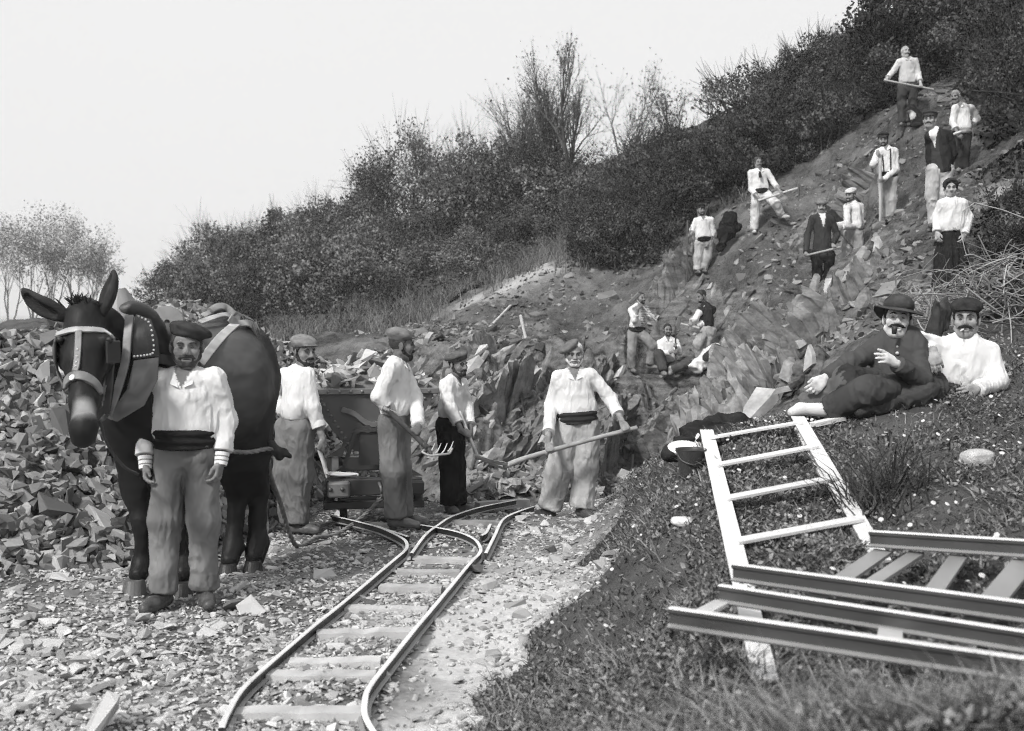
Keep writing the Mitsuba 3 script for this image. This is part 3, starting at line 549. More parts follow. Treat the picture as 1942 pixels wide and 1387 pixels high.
# ---------------------------------------------------------------- tip wagon
WG = 'tip_wagon'; lab(WG, 'dark riveted tip wagon heaped with stone at the end of the rails', 'tip wagon')
wo = P(709, 990, 9.55); wo[2] = float(Hq(wo[0], wo[1])) + .02; yaw = math.radians(9)
WM = frame(x=(math.cos(yaw), math.sin(yaw), 0), z=(0, 0, 1), o=wo)             # x across, y along the rails (away), z up
def wpart(name, m, col=.07, mat='m_metal', smooth=False, parent=WG, **k):
    m = m if isinstance(m, tuple) else (np.asarray(m.vertices), np.asarray(m.faces)); m = tf(WM, m); return part(parent, name, m if smooth else unweld(m), mat, col, smooth, jitter=k.pop('jitter', .5), **k)
ztop, zb = 1.155, .60; y0, y1 = -.02, 1.30
prof = [(-.535, ztop), (-.495, 1.05), (-.36, .82), (-.22, .65), (-.10, .605), (.10, .605), (.22, .65), (.36, .82), (.495, 1.05), (.535, ztop)]
po = np.array(prof)
def plate(poly, ya, yb):
    from shapely.geometry import Polygon
    m = trimesh.creation.extrude_polygon(Polygon(poly), yb - ya, engine='earcut'); v = np.asarray(m.vertices); return np.stack([v[:, 0], yb - v[:, 2], v[:, 1]], -1), np.asarray(m.faces)
tr = wpart('trough', cat([plate(po, y0, y0 + .008), plate(po, y1 - .008, y1)] + [tf(frame(x=(0, 1, 0), z=np.cross((0, 1, 0), unit([b[0] - a[0], 0, b[1] - a[1]])), o=((a[0] + b[0]) / 2, (y0 + y1) / 2 - .0, (a[1] + b[1]) / 2)), box(y1 - y0 - .02, math.hypot(*(np.array(b) - a)) + .01, .008)) for a, b in zip(prof[:-1], prof[1:])]), .10)
wpart('rim', cat([box(1.13, .045, .05, (0, y0 - .012, ztop - .02), bev=.006), box(1.13, .045, .05, (0, y1 + .012, ztop - .02), bev=.006), box(.045, y1 - y0, .05, (-.545, (y0 + y1) / 2, ztop - .018), bev=.006), box(.045, y1 - y0, .05, (.545, (y0 + y1) / 2, ztop - .018), bev=.006)]), .15)
ball = trimesh.creation.icosphere(1, .0125); bv, bf = np.asarray(ball.vertices), np.asarray(ball.faces)
riv = [(x, y0 - .036, ztop - .02) for x in np.linspace(-.48, .48, 11)]
for s in (-1, 1):
    for t in np.linspace(0, 1, 9): riv.append((s * lerp(.445, .215, t), y0 - .004, lerp(1.07, .685, t)))
for q_ in riv: wpart('rivet', (bv * 1.15 + q_, bf), .17, smooth=True, parent=WG + '__trough')
arc = smooth_path([(-.27, y0 - .02, .985), (-.16, y0 - .02, .945), (-.075, y0 - .02, .875), (0, y0 - .02, .85), (.075, y0 - .02, .875), (.16, y0 - .02, .945), (.27, y0 - .02, .985)], 25)
wpart('rocker', sweep(np.array([(-.03, -.02), (.03, -.02), (.03, .02), (-.03, .02)]), arc), .15)
wpart('pivot', cat([tf(frame(z=(0, 1, 0), x=(1, 0, 0), o=(x, y0 - .03, .815)), trimesh.creation.cylinder(.035, .06, sections=16)) for x in (-.05, .05)]), .06)
for y in (y0 - .06, y1 + .05):                                                  # the two stands under the trough
    g = 'stand'; poly = [(-.30, .40), (-.26, .40), (-.145, .77), (-.12, .79), (.12, .79), (.145, .77), (.26, .40), (.30, .40), (.17, .80), (.14, .825), (-.14, .825), (-.17, .80)]
    wpart('stand', cat([plate(poly, y, y + .05), plate([(-.13, .50), (.13, .50), (.12, .80), (-.12, .80)], y + .02, y + .028)]), .05)
    wpart('gusset', cat([plate([(-.42, .40), (-.27, .40), (-.225, .52)], y + .01, y + .03), plate([(.42, .40), (.27, .40), (.225, .52)], y + .01, y + .03)]), .045)
for x in (-.33, .33): wpart('frame_beam', box(.07, 1.55, .12, (x, .64, .335), bev=.006), .05)
for y in (-.13, 1.41): wpart('end_beam', box(.82, .07, .14, (0, y, .325), bev=.008), .055)
wpart('buffer', box(.19, .12, .13, (-.30, -.21, .32), bev=.015), .18); wpart('buffer', box(.16, .10, .12, (.34, -.20, .32), bev=.015), .05)
for x in (-.37, -.27): wpart('bolt', (bv * 1.5 + (x, -.275, .33), bf), .08, smooth=True)
wpart('coupling_hook', tube(smooth_path([(.04, -.17, .36), (.05, -.22, .34), (.06, -.24, .28), (.05, -.23, .22), (.02, -.24, .24)], 14), .014, 8), .10, smooth=True)
for y in (.05, 1.2):
    for s in (-1, 1):
        w = wpart('wheel', tf(frame(z=(1, 0, 0), x=(0, 1, 0), o=(s * .265, y, .185)), trimesh.util.concatenate([trimesh.creation.cylinder(.15, .055, sections=28), trimesh.creation.cylinder(.175, .016, sections=28, transform=trimesh.transformations.translation_matrix([0, 0, -s * .03]))])), .045)
        wpart('axle_box', box(.09, .16, .14, (s * .38, y, .20), bev=.02), .05)
    wpart('axle', tf(frame(z=(1, 0, 0), x=(0, 1, 0), o=(0, y, .185)), trimesh.creation.cylinder(.03, .62, sections=14)), .05)
wpart('brake_beam', box(.86, .05, .07, (0, -.12, .17), bev=.01), .04)
# its load
lab('stone_load', 'heap of rough stones filling the tip wagon', 'stones'); r = np.random.default_rng(31)
for i in range(190):
    x, y = r.uniform(-.46, .46), r.uniform(y0 + .03, y1 - .05); z = ztop - .04 + .30 * (1 - (x / .56) ** 2) * (1 - ((y - .62) / .80) ** 2) * r.uniform(.55, 1.1); s = r.uniform(.10, .20)
    o = (WM @ np.array([x, y, z, 1]))[:3]; stone_part('stone_load', o, s, rotm(r, None, .8), tone=[.24, .32, .42, .5][i % 4])
add('stone_load__core', unweld(tf(WM, hull(np.array([(-.46, .02, 1.08), (.46, .02, 1.08), (-.46, 1.25, 1.08), (.46, 1.25, 1.08), (-.2, .3, 1.26), (.2, .3, 1.26), (0, .9, 1.27)])))), 'm_vc', .16, False)

# ---------------------------------------------------------------- mule
MU = 'mule'; lab(MU, 'dark harnessed mule with long spread ears standing behind the foremost man', 'mule')
S = SDF(.07)
hl = lambda *a: P(*a)
X_ = np.array([1.0, 0, 0])
# trunk
S.cap(hl(268, 752, 6.50), hl(330, 735, 6.85), .270, .330, k=.12).cap(hl(330, 735, 6.85), hl(400, 728, 7.20), .330, .375, k=.12).cap(hl(400, 728, 7.20), hl(440, 705, 7.50), .375, .300, k=.12)
S.cap(hl(455, 668, 7.62), hl(430, 650, 7.45), .19, .20, k=.15).cap(hl(265, 660, 6.55), hl(330, 655, 6.85), .13, .15, k=.12)
S.cap(hl(262, 800, 6.40), hl(300, 800, 6.40), .17, .16, k=.10)                  # breast
S.cap(hl(205, 640, 6.22), hl(262, 730, 6.50), .15, .25, k=.10).cap(hl(185, 610, 6.12), hl(215, 660, 6.25), .10, .16, k=.08)  # neck
# legs: fore
S.cap(hl(252, 830, 6.48), hl(262, 925, 6.52), .135, .090, k=.08).cap(hl(262, 925, 6.52), hl(270, 985, 6.50), .085, .062).cap(hl(270, 985, 6.50), hl(271, 1000, 6.5), .066, .058, k=.03).cap(hl(271, 1000, 6.50), hl(270, 1066, 6.52), .050, .048, k=.03).cap(hl(270, 1070, 6.52), hl(263, 1090, 6.46), .062, .056, k=.04)
S.cap(hl(345, 840, 6.62), hl(348, 985, 6.66), .12, .062, k=.08).cap(hl(348, 985, 6.66), hl(350, 1064, 6.7), .055, .046, k=.03).cap(hl(350, 1066, 6.7), hl(348, 1086, 6.62), .058, .056, k=.04)
# hind
S.cap(hl(425, 745, 7.40), hl(428, 850, 7.28), .23, .15, k=.12).cap(hl(428, 850, 7.28), hl(452, 935, 7.55), .135, .075, k=.08).cap(hl(452, 935, 7.55), hl(442, 1036, 7.46), .064, .058, k=.04).cap(hl(442, 1036, 7.46), hl(436, 1062, 7.38), .070, .064, k=.04)
S.cap(hl(470, 735, 7.55), hl(474, 850, 7.40), .20, .14, k=.12).cap(hl(474, 850, 7.40), hl(490, 930, 7.66), .125, .075, k=.08).cap(hl(490, 930, 7.66), hl(488, 1030, 7.58), .064, .062, k=.04).cap(hl(490, 1030, 7.58), hl(484, 1056, 7.50), .078, .066, k=.04)
# head
H0, H1, H2, H3 = hl(163, 604, 6.00), hl(161, 680, 5.86), hl(160, 758, 5.70), hl(158, 822, 5.60)
S.cap(H0, H1, .112, .114, k=.05, fl=(X_, .98)).cap(H1, H2, .108, .068, k=.05).cap(H2, H3, .068, .062, k=.05)
S.ell(hl(160, 810, 5.56), (.070, .068, .078), k=.04).ell(hl(158, 834, 5.60), (.054, .054, .042), k=.03)
for s in (-1, 1): S.ell(hl(162 + s * 36, 672, 5.92), (.045, .085, .095), k=.05).ell(hl(161 + s * 40, 644, 5.86), (.030, .035, .032), k=.02)
for s in (-1, 1): S.ell(hl(158 + s * 15, 808, 5.485), (.016, .018, .024), k=.015, sub=True)
v, f = S.mesh(.017); n = normals(v, f); v = v + n * ((meshkit.fbm(v * [10, 10, 14], 4, 2) - .5) * .016)[:, None]
def near(p, r): return np.clip(1.4 - np.linalg.norm(v - p, axis=1) / r, 0, 1)
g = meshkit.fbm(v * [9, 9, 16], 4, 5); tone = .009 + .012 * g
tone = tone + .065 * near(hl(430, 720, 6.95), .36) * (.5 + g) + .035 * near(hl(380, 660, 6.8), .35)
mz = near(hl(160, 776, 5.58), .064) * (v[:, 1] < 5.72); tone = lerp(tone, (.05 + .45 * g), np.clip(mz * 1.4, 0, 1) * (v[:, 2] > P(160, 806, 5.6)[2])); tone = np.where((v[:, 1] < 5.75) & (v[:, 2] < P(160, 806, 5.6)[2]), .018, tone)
hoofz = .13 * np.ones(len(v)); 
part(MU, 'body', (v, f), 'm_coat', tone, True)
BODY = S
def ear(pts, w, fwd):
    E = SDF(.02); p = smooth_path(pts, 9)
    rr = np.interp(np.linspace(0, 1, 9), [0, .15, .45, .8, 1], [.026, .040, w, w * .62, .012])
    for a, b, x, y in zip(p[:-1], p[1:], rr[:-1], rr[1:]): E.cap(a, b, x, y, fl=(fwd, .55))
    for a, b, x, y in zip(p[2:-2], p[3:-1], rr[2:-2], rr[3:-1]): E.ell((a + b) / 2 + fwd * x * .62, (x * .62,) * 3, k=.02, sub=True)
    return E.mesh(.008)
part(MU, 'ear', ear([hl(133, 603, 5.98), hl(100, 590, 5.98), hl(66, 572, 5.98), hl(44, 549, 5.99)], .062, unit([-.1, -.8, -.5])), 'm_hair', .026, True, jitter=.6)
part(MU, 'ear', ear([hl(190, 602, 6.0), hl(200, 572, 6.0), hl(212, 540, 6.02), hl(216, 516, 6.04)], .066, unit([-.75, -.6, .1])), 'm_hair', .032, True, jitter=.6)
r = np.random.default_rng(8); tuft = []
for i in range(90):
    a = hl(155 + r.normal(0, 9), 590 + r.normal(0, 3), 5.98 + r.normal(0, .02)); b = a + np.array([r.normal(0, .035), r.normal(-.01, .02), r.uniform(.04, .10)]); tuft.append(tube([a, lerp(a, b, .6) + [0, -.01, .01], b], [.006, .005, .001], 4))
part(MU, 'forelock', cat(tuft), 'm_hair', .02, True)
for p0, s in ((hl(258, 1112, 6.46), 1.1), (hl(348, 1106, 6.6), 1.0), (hl(434, 1084, 7.36), 1.05), (hl(482, 1078, 7.48), 1.05)):
    m = trimesh.creation.cylinder(.066 * s, .085, sections=20); vv = np.asarray(m.vertices); k = 1.0 - .22 * (vv[:, 2] > 0); vv = vv * np.stack([k, k * 1.1, k ** 0], -1) + [0, -.02, .04]; vv[:, 1] -= .02 * (vv[:, 2] < .02)
    z = float(Hq(p0[0], p0[1])); part(MU, 'hoof', unweld((vv + [p0[0], p0[1], z - .01], np.asarray(m.faces))), 'm_leather', .10 if p0[1] < 6.5 else .03, False, jitter=.6)
for s in (-1, 1):
    b = trimesh.creation.icosphere(2, .019); part(MU, 'eye', (np.asarray(b.vertices) + hl(161 + s * 47, 645, 5.815), np.asarray(b.faces)), 'm_leather', .012)
part(MU, 'tail', SDF(.03).cap(hl(500, 690, 7.85), hl(505, 800, 7.9), .045, .05).cap(hl(505, 800, 7.9), hl(500, 900, 7.85), .05, .02).mesh(.018), 'm_hair', .018, True, jitter=.6)

# harness: straps are laid on the animal where the photograph shows them
def on_body(px, py, d0=5.3, d1=8.2, lift=.008):
    ds = np.linspace(d0, d1, 260); pts = np.array([P(px, py, d) for d in ds]); val = BODY(pts); i = np.argmax(val < .002) if (val < .002).any() else int(val.argmin()); p = pts[i]
    e = .02; g = np.array([BODY(p[None] + np.eye(3)[k] * e)[0] - BODY(p[None] - np.eye(3)[k] * e)[0] for k in range(3)]); return p, unit(g)
def strap(name, pxs, w, tone, th=.006, parent=MU, n=24, lift=.010, mat='m_leather'):
    pw = [on_body(*q[:2]) if len(q) == 2 else (P(*q), unit([0, -1, .3])) for q in pxs]; pts = smooth_path([p + nn * lift for p, nn in pw], n)
    nn = np.stack([np.interp(np.linspace(0, 1, n), np.linspace(0, 1, len(pw)), [q[1][k] for q in pw]) for k in range(3)], -1)
    return part(parent, name, tube(pts, w / 2, flat=(nn, 2 * th / w)), mat, tone, True, jitter=.6), pts, nn
BR = MU + '__bridle'
strap('brow_band', [(110, 637), (135, 628), (165, 627), (195, 630), (211, 640)], .034, .34, parent=BR)
_, pp, nn = strap('nose_strap', [(150, 630), (149, 660), (147, 690), (144, 706)], .034, .19, parent=BR)
for i in (9, 12, 15, 18): b = trimesh.creation.icosphere(1, .006); part(BR, 'stud', (np.asarray(b.vertices) + pp[i] + nn[i] * .007, np.asarray(b.faces)), 'm_metal', .6)
strap('noseband', [(126, 738), (131, 722), (143, 714), (160, 716), (178, 728), (190, 744)], .050, .15, parent=BR, th=.009)
b = trimesh.creation.cylinder(.016, .008, sections=16); p, nv = on_body(142, 719); part(BR, 'boss', unweld(tf(frame(z=nv, x=(1, 0, .01), o=p + nv * .022), b)), 'm_metal', .6, False)
strap('cheek_strap', [(211, 640), (213, 675), (206, 715), (192, 745)], .028, .14, parent=BR); strap('cheek_strap', [(110, 637), (106, 670), (113, 705), (125, 735)], .028, .08, parent=BR)
for px, s in ((104, -1), (216, 1)):                                            # blinkers
    c = P(px, 668, 5.84); m = box(.012, .11, .12, bev=.005); part(BR, 'blinker', unweld(tf(frame(x=(1, -.35 * s, .02), z=(0, 0, 1), o=c + np.array([-s * .004, .0, 0])), m)), 'm_leather', .035, False)
strap('chin_strap', [(192, 748), (200, 770), (205, 785), (190, 800, 5.75)], .026, .16, parent=BR)
part(BR, 'rein', tube(smooth_path([P(190, 800, 5.72), P(205, 845, 5.85), P(235, 885, 6.05), P(262, 900, 6.22)], 24), .009, 6), 'm_leather', .05)
CO = MU + '__collar'                                                           # heavy padded collar
C = SDF(.03); cc = P(258, 700, 6.45); ring = []
for t in np.linspace(0, 2 * np.pi, 25)[:-1]:
    px = 252 + 62 * math.sin(t); py = 700 - 112 * math.cos(t); ring.append(P(px, py, 6.33 - .11 * math.cos(t) * -1 * -1 + .10 * (math.sin(t) > .0) * math.sin(t)))
ring = ring + ring[:1]
for a, b in zip(ring[:-1], ring[1:]): C.cap(a, b, .046)
v, f = C.mesh(.012); part(CO, 'pad', (v, f), 'm_leather', .030 + .03 * meshkit.fbm(v * 9, 3, 2), True)
def sheet(pxs, tone, th=.014, dome=.03, sub=3, mat='m_leather', bev=True):
    "leather panel: polygon of (px, py, depth) points, thick and gently domed"
    q = np.array([P(*a) for a in pxs]); c = q.mean(0); rings = [c + (q - c) * s + np.array([0, -1, .2]) * dome * (1 - s ** 2) for s in (1, .75, .45, .15)]
    m = len(q); V = np.vstack(rings + [c[None] + [0, -dome, 0]]); V2 = V + np.array([0, th, 0]); Fc = []
    for k in range(3):
        for i in range(m): Fc += [(k * m + i, k * m + (i + 1) % m, (k + 1) * m + (i + 1) % m), (k * m + i, (k + 1) * m + (i + 1) % m, (k + 1) * m + i)]
    for i in range(m): Fc.append((3 * m + i, 3 * m + (i + 1) % m, 4 * m))
    o = 4 * m + 1; F2 = [(a + o, c_ + o, b_ + o) for a, b_, c_ in Fc]
    for i in range(m): j = (i + 1) % m; F2 += [(i, i + o, j + o), (i, j + o, j)]
    return np.vstack([V, V2]), np.array(Fc + F2)
part(CO, 'upper_panel', sheet([(258, 596, 6.14), (285, 606, 6.16), (298, 640, 6.16), (302, 676, 6.16), (252, 682, 6.06), (246, 640, 6.06)], .05, dome=.05), 'm_leather', .06, True, jitter=.6)
part(CO, 'lower_panel', sheet([(254, 684, 6.06), (300, 678, 6.15), (298, 720, 6.13), (272, 770, 6.10), (222, 800, 6.03), (203, 794, 6.0), (240, 740, 6.03)], .12, dome=.04), 'm_leather', .15, True, jitter=.8)
part(CO, 'withers_cover', cat([hull(np.array([P(*a) for a in ((204, 600, 6.16), (222, 548, 6.22), (238, 546, 6.24), (274, 594, 6.24), (252, 612, 6.16), (222, 612, 6.14), (232, 552, 6.50), (280, 598, 6.5), (215, 600, 6.5))]))]), 'm_leather', .20, False, jitter=.7)
strap('inner_band', [(247, 600, 6.10), (243, 640, 6.04), (238, 690, 6.00), (222, 745, 5.96), (206, 788, 5.94)], .045, .20, parent=CO, th=.009)
strap('front_roll', [(214, 640, 5.99), (212, 690, 5.97), (208, 740, 5.94), (203, 786, 5.93)], .040, .05, parent=CO, th=.016)
for t in np.linspace(0, 1, 17):
    b = trimesh.creation.icosphere(1, .0065); q = smooth_path([(264, 600, 6.11), (284, 612, 6.11), (291, 640, 6.11), (292, 668, 6.11), (276, 674, 6.07), (256, 676, 6.03)], 17)[int(t * 16)]; part(CO, 'stud', (np.asarray(b.vertices) + P(*q) + [0, -.012, 0], np.asarray(b.faces)), 'm_metal', .5)
strap('tug_strap', [(300, 680, 6.28), (330, 690, 6.4), (350, 720, 6.5)], .06, .07, parent=CO)
def disc_board(c, R, nrm, th, hole):
    o = trimesh.creation.annulus(hole, R, th, sections=36); v = np.asarray(o.vertices); return tf(frame(z=nrm, x=(1, 0, .01), o=c), (v, np.asarray(o.faces)))
part(MU, 'hames_board', unweld(disc_board(P(318, 612, 6.62), .098, unit([.05, -1, .1]), .035, .017)), 'm_vc', .26, False, jitter=.4)
part(MU, 'saddle_tree', cat([hull(np.array([P(*a) + [0, y, 0] for a in ((282, 598, 6.60), (318, 588, 6.62), (332, 600, 6.64), (335, 640, 6.64), (290, 620, 6.60)) for y in (0, .05)]))]), 'm_vc', .20, False)
part(MU, 'saddle_flap', sheet([(296, 618, 6.42), (318, 612, 6.44), (335, 630, 6.46), (338, 700, 6.46), (312, 700, 6.44), (300, 660, 6.42)], .10, dome=.05), 'm_leather', .09, True, jitter=.7)
HB = MU + '__back_straps'
strap('loin_strap', [(378, 690), (400, 662), (420, 640), (440, 622), (452, 612, 7.25)], .056, .42, parent=HB, mat='m_vc')
strap('back_strap', [(380, 612, 6.95), (405, 603, 7.05), (430, 598, 7.2), (455, 606, 7.3)], .036, .42, parent=HB, mat='m_vc')
strap('back_strap', [(385, 600, 7.1), (410, 590, 7.2), (435, 592, 7.3), (470, 606, 7.5), (482, 612, 7.6)], .036, .34, parent=HB, mat='m_vc')
strap('cross_strap', [(436, 604, 7.15), (450, 614, 7.2), (470, 614, 7.3), (486, 622, 7.4)], .05, .28, parent=HB)
strap('saddle_roll', [(400, 592, 7.15), (415, 584, 7.2), (430, 586, 7.25), (446, 600, 7.25)], .05, .22, parent=HB, th=.02)
strap('breeching', [(474, 612, 7.35), (486, 650, 7.35), (494, 700, 7.38), (498, 760, 7.4), (497, 800, 7.4)], .044, .12, parent=HB, th=.008)
strap('breeching', [(484, 612, 7.5), (500, 660, 7.45), (506, 720, 7.45), (510, 790, 7.45), (513, 850, 7.45)], .030, .05, parent=HB, th=.008)
strap('hip_strap', [(462, 606, 7.4), (480, 618, 7.55), (496, 650, 7.6), (508, 670, 7.65)], .045, .035, parent=HB, th=.010)
# draught rope from the mule to the wagon
def rope(key, pts, R, tone, n, pitch=.055):
    p = smooth_path(pts, n); L = np.concatenate([[0], np.cumsum(np.linalg.norm(np.diff(p, axis=0), axis=1))]); t = np.gradient(p, axis=0); t /= np.linalg.norm(t, axis=1, keepdims=True); a = np.cross(t, [0.2, .3, 1]); a /= np.linalg.norm(a, axis=1, keepdims=True); b = np.cross(t, a); ms = []
    for ph in (0, 2.09, 4.19): w = L / pitch * 2 * np.pi / 3 + ph; ms.append(tube(p + R * .55 * (np.cos(w)[:, None] * a + np.sin(w)[:, None] * b), R * .62, 6))
    return add(key, cat(ms), 'm_vc', tone, True, jitter=.6)
lab('tow_rope', 'twisted rope running from the mule down to the ground and up to the wagon', 'rope')
e = (WM @ np.array([.055, -.25, .24, 1]))[:3]; lowr = lambda px, py, d: np.array([P(px, py, d)[0], d, float(Hq(P(px, py, d)[0], d)) + .03])
rope('tow_rope__strand', [P(430, 856, 6.95), P(470, 858, 7.15), P(505, 852, 7.3), P(528, 852, 7.4)], .014, .22, 90); taken['tow_rope__strand'] = 0
rope('tow_rope__strand_001', [P(505, 850, 7.4), P(512, 900, 7.6), P(530, 950, 8.0), lowr(560, 1000, 8.35), lowr(600, 1008, 8.75), lowr(640, 995, 9.0), lerp(lowr(660, 985, 9.1), e, .45), e], .016, .20, 260)
part('tow_rope', 'knot', SDF(.02).cap(P(500, 848, 7.36), P(540, 858, 7.4), .030, .026).cap(P(515, 842, 7.36), P(530, 866, 7.38), .028, .03).cap(P(538, 858, 7.38), P(550, 866, 7.36), .022, .016).mesh(.009), 'm_vc', .05, True, jitter=.7)
part('tow_rope', 'trace', tube(smooth_path([P(497, 660, 7.5), P(500, 740, 7.45), P(508, 800, 7.42), P(512, 850, 7.38)], 20), .013, 6), 'm_leather', .03)

# ---------------------------------------------------------------- people
def head_sdf(ear=1.0):
    s = SDF(.022)
    s.ell((0, -.014, .034), (.075, .096, .086)).ell((0, .024, -.045), (.059, .066, .086)).ell((0, .058, -.098), (.027, .026, .024))
    s.cap((-.036, .078, .020), (.036, .078, .020), .011, k=.014)
    for a in (-1, 1):
        s.ell((a * .045, .056, -.026), (.022, .024, .022)).cap((a * .028, .045, -.095), (a * .058, -.01, -.06), .018, .02)
    s.cap((0, .086, .014), (0, .112, -.030), .0085, .0125, k=.014)
    for a in (-1, 1): s.ell((a * .013, .101, -.034), .0105, k=.01)
    s.cap((-.019, .087, -.061), (.019, .087, -.061), .0085, k=.01).cap((-.017, .086, -.074), (.017, .086, -.074), .0085, k=.01)
    for a in (-1, 1): s.ell((a * .080, -.010, -.008), (.009, .021, .033), frame(x=(a, -.45 , 0), y=(.45 * a, 1, 0)), k=.012)
    s.cap((0, -.020, -.06), (0, -.034, -.17), .054, .058)
    for a in (-1, 1):
        s.ell((a * .031, .094, .001), (.019, .016, .0125), k=.012, sub=True)
    s.ell((0, .1, -.0675), (.022, .03, .0022), k=.004, sub=True)
    return s
def eyeless(s):
    for a in (-1, 1): s.ell((a * .031, .073, .000), (.0135, .0125, .0115), k=.004)
    return s
HEAD = {}
def head_mesh(lod):
    if lod not in HEAD:
        s = head_sdf(); s.k = .02; m = nets(s, np.array([-.1, -.13, -.165]), np.array([.1, .14, .13]), (.0042, .0085)[lod]); HEAD[lod] = m
    return HEAD[lod]
def face_bits(lod):
    "eyes, eyebrows and mouth line in the head's own axes (x to the person's left-hand side of the picture, y forward, z up)"
    if ('f', lod) not in HEAD:
        o = {}
        for a in (-1, 1):
            e = trimesh.creation.icosphere(2, 1.0); o['eye', a] = (np.asarray(e.vertices) * [.0095, .0065, .0042] + [a * .031, .0825, .000], np.asarray(e.faces))
            o['brow', a] = tube(smooth_path([(a * .012, .0945, .020), (a * .032, .093, .027), (a * .052, .076, .018)], 8), [.0015, .0035, .0045, .005, .0045, .004, .003, .0015], 6)
        HEAD['f', lod] = o
    return HEAD['f', lod]
def moustache(w=1.0, droop=.012):
    s = SDF(.008)
    for a in (-1, 1): s.cap((a * .003, .1, -.048), (a * .026 * w, .089, -.053), .0085, .009).cap((a * .026 * w, .089, -.053), (a * .046 * w, .070, -.056 - droop), .008, .0025)
    return s.mesh(.0035, .004)
def beard(full=1.0):
    s = SDF(.014); s.ell((0, .055, -.103), (.034, .034, .03 * full))
    for a in (-1, 1): s.cap((a * .026, .058, -.092), (a * .060, .01, -.055), .022, .017).cap((a * .060, .01, -.055), (a * .072, -.002, -.01), .014, .008).cap((a * .012, .084, -.088), (a * .03, .074, -.06), .008)
    return s.mesh(.005, .004)
def hair(kind):
    s = SDF(.02)
    if kind == 'bun':
        s.ell((0, -.014, .048), (.098, .112, .088)).ell((0, -.06, .04), (.085, .08, .08)).ell((0, .045, .085), (.07, .05, .045)).cut((0, .058, .03), (0, 1, -.55)); g = .009
    elif kind == 'fringe': s.ell((0, -.016, .036), (.0775, .0985, .084)).cut((0, 0, .045), (0, .25, 1)).cut((0, .01, 0), (0, 1, -.1)).cut((0, 0, -.055), (0, 0, -1)); g = .006
    else:
        s.ell((0, -.016, .038), (.080, .101, .091 if kind == 'short' else .098)).cut((0, .050, .05), (0, 1, -.9)).cut((0, .012, -.01), (0, .8, -.45)).cut((0, 0, -.062), (0, 0, -1)); g = .006
        for a in (-1, 1): s.cap((a * .076, .012, .02), (a * .075, .012, -.022), .007, .005)
    v, f = s.mesh(g, .006); n = normals(v, f); return v + n * ((meshkit.fbm(v * [60, 60, 130], 3, 4) - .5) * .010)[:, None], f
def hat(kind, side=1):
    if kind == 'beret':
        s = SDF(.03); R = frame(x=(1, 0, .32 * side), z=(-.32 * side, -.1, 1)); s.ell((-.022 * side, -.012, .092), (.115, .122, .040), R).ell((0, -.008, .062), (.086, .105, .032), R)
        s.cut((0, 0, .040), (.20 * side, .18, -1)); m = s.mesh(.007, .006); v, f = m; return v + normals(v, f) * ((meshkit.fbm(v * 22, 3, 9) - .5) * .012)[:, None], f
    if kind == 'slouch':                                                       # beret hanging to one side
        s = SDF(.03); R = frame(x=(.75, 0, .65 * side), z=(-.62 * side, 0, .78)); s.ell((-.050 * side, -.01, .072), (.105, .118, .044), R).ell((0, -.012, .052), (.083, .102, .055))
        s.cut((0, 0, .048), (.75 * side, .25, -1)); v, f = s.mesh(.007, .006); return v + normals(v, f) * ((meshkit.fbm(v * 20, 3, 9) - .5) * .014)[:, None], f
    if kind == 'cap':                                                          # flat cap with a stiff peak
        s = SDF(.02); s.ell((0, -.016, .085), (.103, .122, .055), frame(y=(0, 1, -.22), z=(0, .22, 1))).ell((0, -.012, .056), (.083, .104, .036)).cut((0, 0, .038), (0, .12, -1))
        s.ell((0, .108, .050), (.070, .052, .0075), frame(y=(0, 1, -.34), z=(0, .34, 1)), k=.006); v, f = s.mesh(.0065, .006); return v + normals(v, f) * ((meshkit.fbm(v * 24, 3, 9) - .5) * .008)[:, None], f
    if kind == 'kepi':                                                         # round cap with a band and a short peak
        s = SDF(.010); s.cap((0, -.010, .052), (0, -.012, .064), .092).ell((0, -.018, .094), (.104, .116, .034), frame(y=(0, 1, .18), z=(0, -.18, 1))).ell((0, -.012, .068), (.088, .106, .040)).cut((0, 0, .04), (0, .1, -1))
        s.ell((0, .106, .050), (.066, .048, .007), frame(y=(0, 1, -.42), z=(0, .42, 1)), k=.005); return s.mesh(.0065, .006)
    if kind == 'felt':                                                         # soft felt hat with a wavy brim
        s = SDF(.02); s.ell((0, -.008, .088), (.094, .114, .072)).cut((0, 0, .048), (0, .05, -1)); v, f = s.mesh(.006, .006)
        a = np.arange(64) * 2 * np.pi / 64; R = []
        for rr, dz in ((.86, .002), (1.0, .010), (1.3, .010), (1.58, .004), (1.62, -.002), (1.58, -.007), (1.3, .001), (1.0, .001)):
            w = (rr - .9) * np.array(.030 * np.sin(2 * a + .6) + .014 * np.sin(3 * a + 2) - .012); R.append(np.stack([np.cos(a) * .094 * rr, np.sin(a) * .112 * rr - .008, .052 + dz + w], -1))
        R = np.array(R); i, j = np.meshgrid(np.arange(8), np.arange(64), indexing='ij'); idx = lambda p, q: (p % 8) * 64 + q % 64
        q = np.stack([idx(i, j), idx(i + 1, j), idx(i + 1, j + 1), idx(i, j + 1)], -1).reshape(-1, 4); return cat([(v, f), (R.reshape(-1, 3), q)])
HANDS = {}
